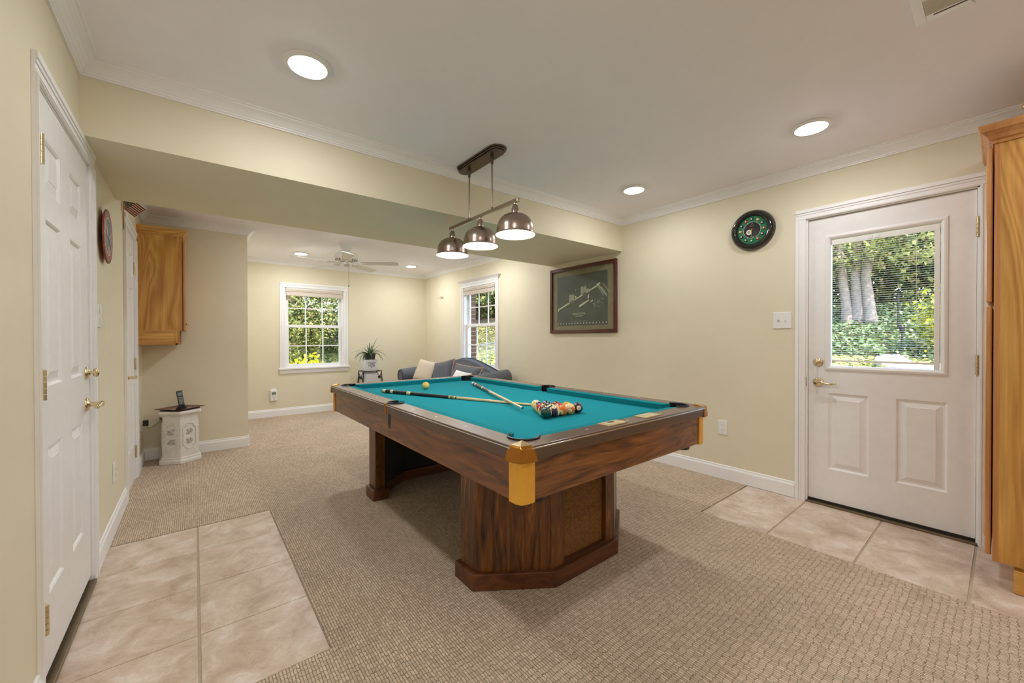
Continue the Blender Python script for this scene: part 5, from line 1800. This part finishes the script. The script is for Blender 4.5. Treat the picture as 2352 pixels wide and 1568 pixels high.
# worn, no longer legible lines of lettering: short dark strokes
rl = random.Random(5)
mb = MB()
for z, wd, hh in ((.132, .130, .013), (.112, .050, .012), (.094, .115, .013), (.076, .105, .008), (.064, .060, .005), (.056, .030, .004)):
    x = -wd / 2
    while x < wd / 2 - .006:
        l = rl.uniform(.005, .009)
        yy_ = -(.096 + (z - .06) * .068) - .0012
        mb.add([(x, yy_, z - hh / 2), (x + l, yy_, z - hh / 2), (x + l, yy_ - .0006, z + hh / 2), (x, yy_ - .0006, z + hh / 2)], [(0, 1, 2, 3)])
        x += l + (.002 if rl.random() > .18 else .010)
mb.build('lettering', 'ink', cr)

pl2 = thing('potted_plant', 'spiky green plant in a black pot set in the white crock', 'plant', (stx - .004, sty, stz + .022))
MB().lathe([(0, 0), (.072, 0), (.080, .12), (.088, .235), (.094, .235), (.094, .262), (.088, .262), (.086, .245), (0, .245)], 24).build('pot', 'pot_black', pl2, smooth=True)
MB().lathe([(0, .246), (.086, .246)][::-1], 20).build('soil', 'soil', pl2)
rp = random.Random(21)
leaf_specs = []
for k in range(24):
    a = rp.uniform(0, 2 * pi)
    up = rp.random() ** 1.4
    leaf_specs.append((a, up, rp.uniform(.14, .22) + .10 * (1 - up)))
leaf_specs += [(.25, .86, .31), (.1, .9, .25), (2.9, .30, .31), (3.3, .15, .30), (-.35, .12, .34), (-.9, .05, .30), (3.9, .08, .28), (5.3, .06, .27), (4.5, .10, .26), (0.2, .18, .33)]
for a, up, L in leaf_specs:
    n = 9
    vs_ = []
    for i in range(n + 1):
        t = i / n
        droop = (1 - up) * 1.15
        el = radians(82) * up + radians(38) * (1 - up) - droop * t * 1.9
        # integrate the arc numerically
        if i == 0:
            p = Vector((.02 * cos(a), .02 * sin(a), .246))
        else:
            p = p + Vector((cos(a) * cos(el), sin(a) * cos(el), sin(el))) * (L / n)
        wd = .0095 * (1 - t) ** .6 * (0.7 + .6 * min(1, t * 4)) + .0008
        sd_ = Vector((-sin(a), cos(a), 0)) * wd
        vs_ += [p - sd_ + Vector((0, 0, wd * .4)), p, p + sd_ + Vector((0, 0, wd * .4))]
    fs = []
    for i in range(n):
        for k in (0, 1):
            fs.append((i * 3 + k, i * 3 + k + 1, (i + 1) * 3 + k + 1, (i + 1) * 3 + k))
    lo = MB().add(vs_, fs).build('leaf', 'leaf_pot', pl2, smooth=True, angle=80)

# ------------------------------------------------------------------ outdoors
import numpy as np
def terr(x, y):
    dx_, dy_ = max(x - (XR + .15), 0), max(y - (YF + .15), 0)
    d = math.hypot(dx_, dy_)
    P_ = [(0, -.18), (1.5, -.12), (4, .25), (6, .62), (7, .86), (8, 1.05), (11, 2.0), (16, 2.6), (60, 5.5)]
    for (a, za), (b, zb) in zip(P_, P_[1:]):
        if d <= b:
            t = (d - a) / (b - a)
            return za + (zb - za) * t
    return 5.5
vs_, fs, ms = [], [], []
gx_ = [-30 + i * 1.0 for i in range(33)] + [3 + i * .5 for i in range(1, 50)] + [28 + i * 2 for i in range(8)]
gy_ = [-30 + i * 2.0 for i in range(15)] + [0 + i * .5 for i in range(60)] + [30 + i * 2 for i in range(8)]
for x in gx_:
    for y in gy_:
        z = terr(x, y)
        if x < XR + .3 and y < YF + .3: z = -.30
        vs_.append((x, y, z + .03 * sin(x * 1.7) * cos(y * 1.3)))
mb = MB()
for i in range(len(gx_) - 1):
    for j in range(len(gy_) - 1):
        a = i * len(gy_) + j
        dd_ = math.hypot(max(gx_[i] - XR, 0), max(gy_[j] - YF, 0))
        fs.append((a, a + len(gy_), a + len(gy_) + 1, a + 1))
        ms.append(0 if dd_ < 6.6 else 1)
mb.v, mb.f, mb.m = vs_, fs, ms
gr = mb.build('ground', ['lawn', 'woodland'], None, smooth=True, angle=90)
struct(gr, 'lawn and woodland floor outside the windows')

def leaf_mesh(name, blobs, size, mats, weights, parent, seed, flat=0.0):
    """blobs: (cx,cy,cz, rx,ry,rz, n); leaves fill mostly the outer shell"""
    g = np.random.default_rng(seed)
    C = []
    for (cx_, cy_, cz_, rx, ry, rz, n) in blobs:
        d = g.normal(size=(n, 3))
        d /= np.linalg.norm(d, axis=1)[:, None]
        r = g.uniform(.35, 1.0, n) ** .5
        lump = 1 + .22 * np.sin(d[:, 0] * 5 + cx_) * np.cos(d[:, 1] * 4 + cz_) + .14 * np.sin(d[:, 2] * 7)
        C.append(np.array([cx_, cy_, cz_]) + d * (r * lump)[:, None] * np.array([rx, ry, rz]))
    C = np.concatenate(C)
    n = len(C)
    ax = g.normal(size=(n, 3)); ax[:, 2] *= (1 - flat)
    ax /= np.linalg.norm(ax, axis=1)[:, None]
    nb = g.normal(size=(n, 3)) + np.array([0, 0, .8])
    sd_ = np.cross(ax, nb); sd_ /= np.linalg.norm(sd_, axis=1)[:, None] + 1e-9
    s = size * g.uniform(.6, 1.3, n)[:, None]
    V = np.stack([C - ax * s * .5, C + sd_ * s * .30, C + ax * s * .5, C - sd_ * s * .30], 1).reshape(-1, 3)
    me = bpy.data.meshes.new(name)
    me.vertices.add(4 * n); me.vertices.foreach_set('co', V.astype(np.float32).ravel())
    me.loops.add(4 * n); me.loops.foreach_set('vertex_index', np.arange(4 * n, dtype=np.int32))
    me.polygons.add(n); me.polygons.foreach_set('loop_start', np.arange(0, 4 * n, 4, dtype=np.int32)); me.polygons.foreach_set('loop_total', np.full(n, 4, dtype=np.int32))
    for q in mats: me.materials.append(M[q])
    me.polygons.foreach_set('material_index', g.choice(len(mats), n, p=weights).astype(np.int32))
    me.update(calc_edges=True)
    o = bpy.data.objects.new(name, me); COL.objects.link(o); o.parent = parent
    return o

def tree(name, label, cat, x, y, blobs, size, mats, weights, trunks, seed, group):
    z = terr(x, y)
    t = thing(name, label, cat, (x, y, z), 0, group)
    fo_ = leaf_mesh('foliage', blobs, size, mats, weights, t, seed)
    fo_['kind'] = 'stuff'
    for pts, r in trunks:
        MB().tube(pts, r, 8).build('trunk', 'bark', t, smooth=True)
    return t
LG = 'trees outside the windows'
mixes = {'light': (['leaf_light', 'leaf_mid', 'leaf_dark', 'leaf_tan'], [.52, .22, .12, .14]), 'mid': (['leaf_light', 'leaf_mid', 'leaf_dark', 'leaf_tan'], [.26, .40, .24, .10]), 'dark': (['leaf_mid', 'leaf_dark'], [.35, .65])}
def simple_tree(label, x, y, h, rad, mixn, n, size, seed, lean=0.0):
    g = random.Random(seed)
    bl_ = []
    for k in range(9):
        a = g.uniform(0, 2 * pi)
        q = g.uniform(0, .75) * rad
        bl_.append((q * cos(a), q * sin(a), h * g.uniform(.12, .95), rad * g.uniform(.42, .7), rad * g.uniform(.42, .7), rad * g.uniform(.35, .6), n // 9))
    tr = [([(0, 0, -.3), (lean * .3, 0, h * .4), (lean, .1, h * .85)], [.16, .11, .04])]
    for k in range(4):
        a = g.uniform(0, 2 * pi)
        z0 = h * g.uniform(.15, .5)
        tr.append(([(0, 0, z0), (rad * .4 * cos(a), rad * .4 * sin(a), z0 + h * .15), (rad * .8 * cos(a), rad * .8 * sin(a), z0 + h * .22)], [.06, .04, .015]))
    return tree('leafy_tree', label, 'tree', x, y, bl_, size, *mixes[mixn], tr, seed, LG)
# beyond the far window
simple_tree('pale leafy tree filling the left half of the far window', 2.1, 12.4, 4.4, 1.5, 'light', 32000, .075, 1)
simple_tree('green leafy tree on the right of the far window', 3.9, 13.6, 4.8, 1.7, 'mid', 32000, .08, 2)
simple_tree('tall dark tree behind the far window trees', 1.4, 17.5, 9.0, 3.4, 'dark', 18000, .32, 3)
simple_tree('second tall dark tree behind the far window trees', 5.6, 18.5, 9.0, 3.6, 'dark', 18000, .32, 4)
# beyond the side window
simple_tree('green tree beyond the chain link fence', 8.6, 15.6, 6.5, 2.2, 'mid', 12000, .18, 5)
simple_tree('dark tree at the right of the side window', 13.0, 18.5, 8.0, 3.0, 'dark', 18000, .30, 6)
simple_tree('dark tree far behind the chain link fence', 11.0, 23.0, 11.0, 4.0, 'dark', 18000, .36, 7)
simple_tree('leafy tree low behind the chain link fence', 10.6, 17.6, 6.0, 2.2, 'mid', 12000, .18, 15)
simple_tree('leafy tree at the left end of the side window view', 6.6, 16.6, 6.0, 2.0, 'mid', 10000, .18, 16)
simple_tree('dark tree closing the gap behind the side window', 14.0, 22.5, 9.0, 3.2, 'dark', 18000, .32, 17)
# beyond the exterior door
simple_tree('low bushy tree in the middle distance behind the bank', 19.0, 1.0, 4.6, 2.0, 'mid', 10000, .20, 18)
simple_tree('low bushy tree in the distance left of the trunks', 19.5, 5.2, 4.6, 2.0, 'mid', 10000, .20, 19)
simple_tree('pale leafy tree hanging over the left of the ivy bank', 16.0, 4.9, 5.2, 1.9, 'light', 24000, .095, 8)
simple_tree('leafy tree at the right behind the ivy bank', 16.2, .2, 5.4, 1.9, 'light', 24000, .095, 9)
simple_tree('green leafy tree straight behind the pale trunks', 17.6, 2.5, 5.6, 2.0, 'mid', 12000, .16, 14)
simple_tree('dark woodland tree behind the ivy bank', 22.0, 3.0, 9.0, 3.4, 'dark', 18000, .34, 10)
simple_tree('dark woodland tree at the right behind the ivy bank', 22.0, -3.6, 9.0, 3.4, 'dark', 18000, .34, 12)
simple_tree('dark woodland tree at the left behind the ivy bank', 22.0, 9.6, 9.0, 3.4, 'dark', 18000, .34, 13)
for k in range(10):
    y_ = -3.0 + k * 1.15
    g_ = random.Random(200 + k)
    x_ = 15.3 + g_.uniform(-.3, .5)
    t_ = thing('understory_shrub', None, None, (x_, y_, terr(x_, y_)))
    tag(t_, 'dark understory shrub on top of the bank, %s from the right' % ('first', 'second', 'third', 'fourth', 'fifth', 'sixth', 'seventh', 'eighth', 'ninth', 'tenth')[k], 'shrub', 'understory shrubs on the bank')
    o_ = leaf_mesh('foliage', [(0, 0, .75, .8, .8, .9, 1500), (.2, .3, 1.5, .8, .8, .8, 1200)], .16, *mixes['mid' if k % 3 else 'dark'], t_, 300 + k)
    o_['kind'] = 'stuff'
    MB().tube([(0, 0, -.1), (.03, .02, 1.0)], [.03, .015], 6).build('stem', 'bark', t_)
for k in range(8):
    s_ = k / 7
    x_, y_ = 5.2 + 9.5 * s_, 15.8 + 3.0 * s_
    t_ = thing('understory_shrub', None, None, (x_, y_, terr(x_, y_)))
    tag(t_, 'green shrub beyond the fence, %s from the left' % ('first', 'second', 'third', 'fourth', 'fifth', 'sixth', 'seventh', 'eighth')[k], 'shrub', 'understory shrubs beyond the fence')
    o_ = leaf_mesh('foliage', [(0, 0, .9, 1.0, 1.0, 1.1, 1600), (.2, .3, 1.8, 1.0, 1.0, 1.0, 1400)], .17, *mixes['mid' if k % 2 else 'dark'], t_, 400 + k)
    o_['kind'] = 'stuff'
    MB().tube([(0, 0, -.1), (.03, .02, 1.0)], [.03, .015], 6).build('stem', 'bark', t_)
# big pale trunks
bx_, by_ = 13.2, 2.33
bt = thing('old_tree', 'old tree with several pale leaning trunks on the bank', 'tree', (bx_, by_, terr(bx_, by_)), 0, LG)
for pts, r in (([(0, .22, -.3), (.05, .26, .4), (.1, .36, 1.2), (.1, .6, 3.6)], [.17, .12, .10, .07]), ([(.05, .02, -.3), (.08, .04, .4), (.1, .10, 1.2), (.2, .0, 3.8)], [.20, .14, .11, .08]), ([(0, -.22, -.3), (.02, -.18, .4), (.05, -.10, 1.2), (.0, -.45, 3.6)], [.18, .12, .10, .07])):
    MB().tube(pts, r, 10).build('trunk', 'bark', bt, smooth=True)
o = leaf_mesh('foliage', [(-.3, .3, 2.1, 1.1, 1.3, .75, 2400), (-.2, -1.0, 2.2, 1.0, 1.1, .9, 2000), (-.3, 1.4, 1.9, .9, 1.0, .8, 1600), (0, .2, 3.0, 1.3, 1.6, .8, 2000)], .11, *mixes['light'], bt, 31)
o['kind'] = 'stuff'
# yellow shrub, shrubs
def shrub(label, x, y, r, h, mats, weights, n, size, seed):
    t = thing('shrub', label, 'shrub', (x, y, terr(x, y)), 0, 'shrubs outside the windows')
    f = leaf_mesh('foliage', [(0, 0, h * .5, r, r, h * .55, n // 2), (r * .5, r * .2, h * .4, r * .7, r * .7, h * .45, n // 4), (-r * .55, 0, h * .42, r * .7, r * .7, h * .48, n // 4)], size, mats, weights, t, seed)
    f['kind'] = 'stuff'
    MB().tube([(0, 0, -.1), (.02, .02, h * .6)], [.03, .012], 6).build('stem', 'bark', t)
shrub('bright yellow shrub at the foot of the far window', 1.78, 9.1, .62, .82, ['leaf_yellow', 'leaf_light'], [.85, .15], 2600, .085, 41)
shrub('low yellow shrub at the right of the far window', 2.75, 9.6, .50, .52, ['leaf_yellow', 'leaf_light'], [.8, .2], 1600, .085, 42)
shrub('yellow green shrub at the right of the door window', 10.9, .62, .55, 1.30, ['leaf_light', 'leaf_yellow', 'leaf_mid'], [.5, .25, .25], 2400, .10, 43)
shrub('pale shrub left of the chain link fence', 6.5, 10.9, .45, 1.1, ['leaf_light', 'leaf_mid'], [.7, .3], 1400, .09, 44)
# ivy bank
gI = np.random.default_rng(9)
bl_ = []
iv = thing('ivy_bank', 'pale green ivy covering the bank outside the door', 'ivy', (0, 0, 0), 0)
nI = 34000
X = gI.uniform(10.4, 14.8, nI); Y = gI.uniform(-3.5, 8.5, nI)
me_b = [(float(x), float(y), terr(x, y) + float(u) * .16, .05, .05, .04, 1) for x, y, u in zip(X, Y, gI.random(nI))]
C_ = np.array([b[:3] for b in me_b])
def leaf_points(name, C, size, mats, weights, parent, seed):
    g = np.random.default_rng(seed)
    n = len(C)
    ax = g.normal(size=(n, 3)); ax[:, 2] *= .35; ax /= np.linalg.norm(ax, axis=1)[:, None]
    nb = g.normal(size=(n, 3)) * .5 + np.array([-.2, -.2, 1.0])
    sd_ = np.cross(ax, nb); sd_ /= np.linalg.norm(sd_, axis=1)[:, None] + 1e-9
    s = size * g.uniform(.6, 1.3, n)[:, None]
    V = np.stack([C - ax * s * .5, C + sd_ * s * .42, C + ax * s * .5, C - sd_ * s * .42], 1).reshape(-1, 3)
    me = bpy.data.meshes.new(name)
    me.vertices.add(4 * n); me.vertices.foreach_set('co', V.astype(np.float32).ravel())
    me.loops.add(4 * n); me.loops.foreach_set('vertex_index', np.arange(4 * n, dtype=np.int32))
    me.polygons.add(n); me.polygons.foreach_set('loop_start', np.arange(0, 4 * n, 4, dtype=np.int32)); me.polygons.foreach_set('loop_total', np.full(n, 4, dtype=np.int32))
    for q in mats: me.materials.append(M[q])
    me.polygons.foreach_set('material_index', g.choice(len(mats), n, p=weights).astype(np.int32))
    me.update(calc_edges=True)
    o = bpy.data.objects.new(name, me); COL.objects.link(o)
    if parent: o.parent = parent
    return o
bpy.data.objects.remove(iv)
iv = leaf_points('ivy_bank', C_, .085, ['leaf_ivy', 'leaf_mid', 'leaf_dark'], [.6, .28, .12], None, 5)
tag(iv, 'pale green ivy covering the bank outside the door', 'ivy', None, 'stuff')
nG = 16000
X = gI.uniform(4.2, 10.4, nG); Y = gI.uniform(-2.5, 6.0, nG)
C_ = np.array([(x, y, terr(x, y) + .02) for x, y in zip(X, Y)])
X = gI.uniform(3.0, 14.0, nG); Y = gI.uniform(7.6, 15.0, nG)
C2 = np.array([(x, y, terr(x, y) + .02) for x, y in zip(X, Y)])
gs = leaf_points('grass', np.concatenate([C_, C2]), .09, ['leaf_light', 'leaf_mid'], [.5, .5], None, 6)
tag(gs, 'short sunlit lawn grass outside', 'grass', None, 'stuff')
# stones by the ivy
for k, (x, y, r, lab) in enumerate(((9.9, 1.30, (.16, .26, .16), 'large pale stone left of the path light'), (9.5, .95, (.14, .34, .12), 'long flat pale stone in front of the path light'), (9.7, .55, (.12, .2, .12), 'small pale stone under the yellow green shrub'))):
    mb = MB().sphere((0, 0, 0), r, 12, 8)
    g = random.Random(k)
    mb.v = [tuple(c * (1 + .25 * (g.random() - .5)) for c in v) for v in mb.v]
    o = mb.build('stone', 'rock', None, loc=(x, y, terr(x, y) + .05))
    tag(o, lab, 'stone', 'stones outside the door')
lx, ly_ = 10.5, 1.24
lt = thing('path_light', 'black garden path light in front of the ivy', 'garden light', (lx, ly_, terr(lx, ly_)))
MB().tube([(0, 0, -.05), (0, 0, .48)], .014, 8).build('post', 'path_light_metal', lt)
MB().lathe([(0, .48), (.035, .48), (.040, .56), (.052, .57), (.030, .615), (0, .625)], 16).build('head', 'path_light_metal', lt, smooth=True)

# chain link fence
A = Vector((3.98, 8.28)); B = Vector((15.6, 16.4))
d = (B - A); LEN = d.length; d.normalize()
FZ = .99
def fz(p):
    return .99 + .045 * (p.x - 6.84)
cf_ = thing('chain_link_fence', 'grey chain link fence beyond the side window', 'fence', (0, 0, 0))
MB().tube([(A.x, A.y, fz(A)), (B.x, B.y, fz(B))], .021, 8).build('top_rail', 'galvanised', cf_)
s = 0
while s < LEN:
    p = A + d * s
    MB().tube([(p.x, p.y, fz(p) - 1.25), (p.x, p.y, fz(p) + .05)], .024, 8).build('post', 'galvanised', cf_)
    s += 2.6
mb = MB()
s = 0
while s < LEN - 1.2:
    for sg in (1, -1):
        p, q = A + d * s, A + d * (s + 1.15)
        z0, z1 = (fz(p) - 1.15, fz(q)) if sg > 0 else (fz(p), fz(q) - 1.15)
        mb.tube([(p.x, p.y, z0), (q.x, q.y, z1)], .0019, 3)
    s += .078
w_ = mb.build('wire_mesh', 'galvanised', cf_)
w_['kind'] = 'stuff'
for k, (x, y) in enumerate(((12.6, 1.55), (12.6, 3.6))):
    o = MB().tube([(0, 0, -.2), (0, 0, .85)], .018, 8).build('garden_post', 'iron', None, loc=(x, y, terr(x, y)))
    tag(o, ('dark post on the bank right of the pale trunks', 'dark post on the bank left of the pale trunks')[k], 'post', 'posts on the bank')
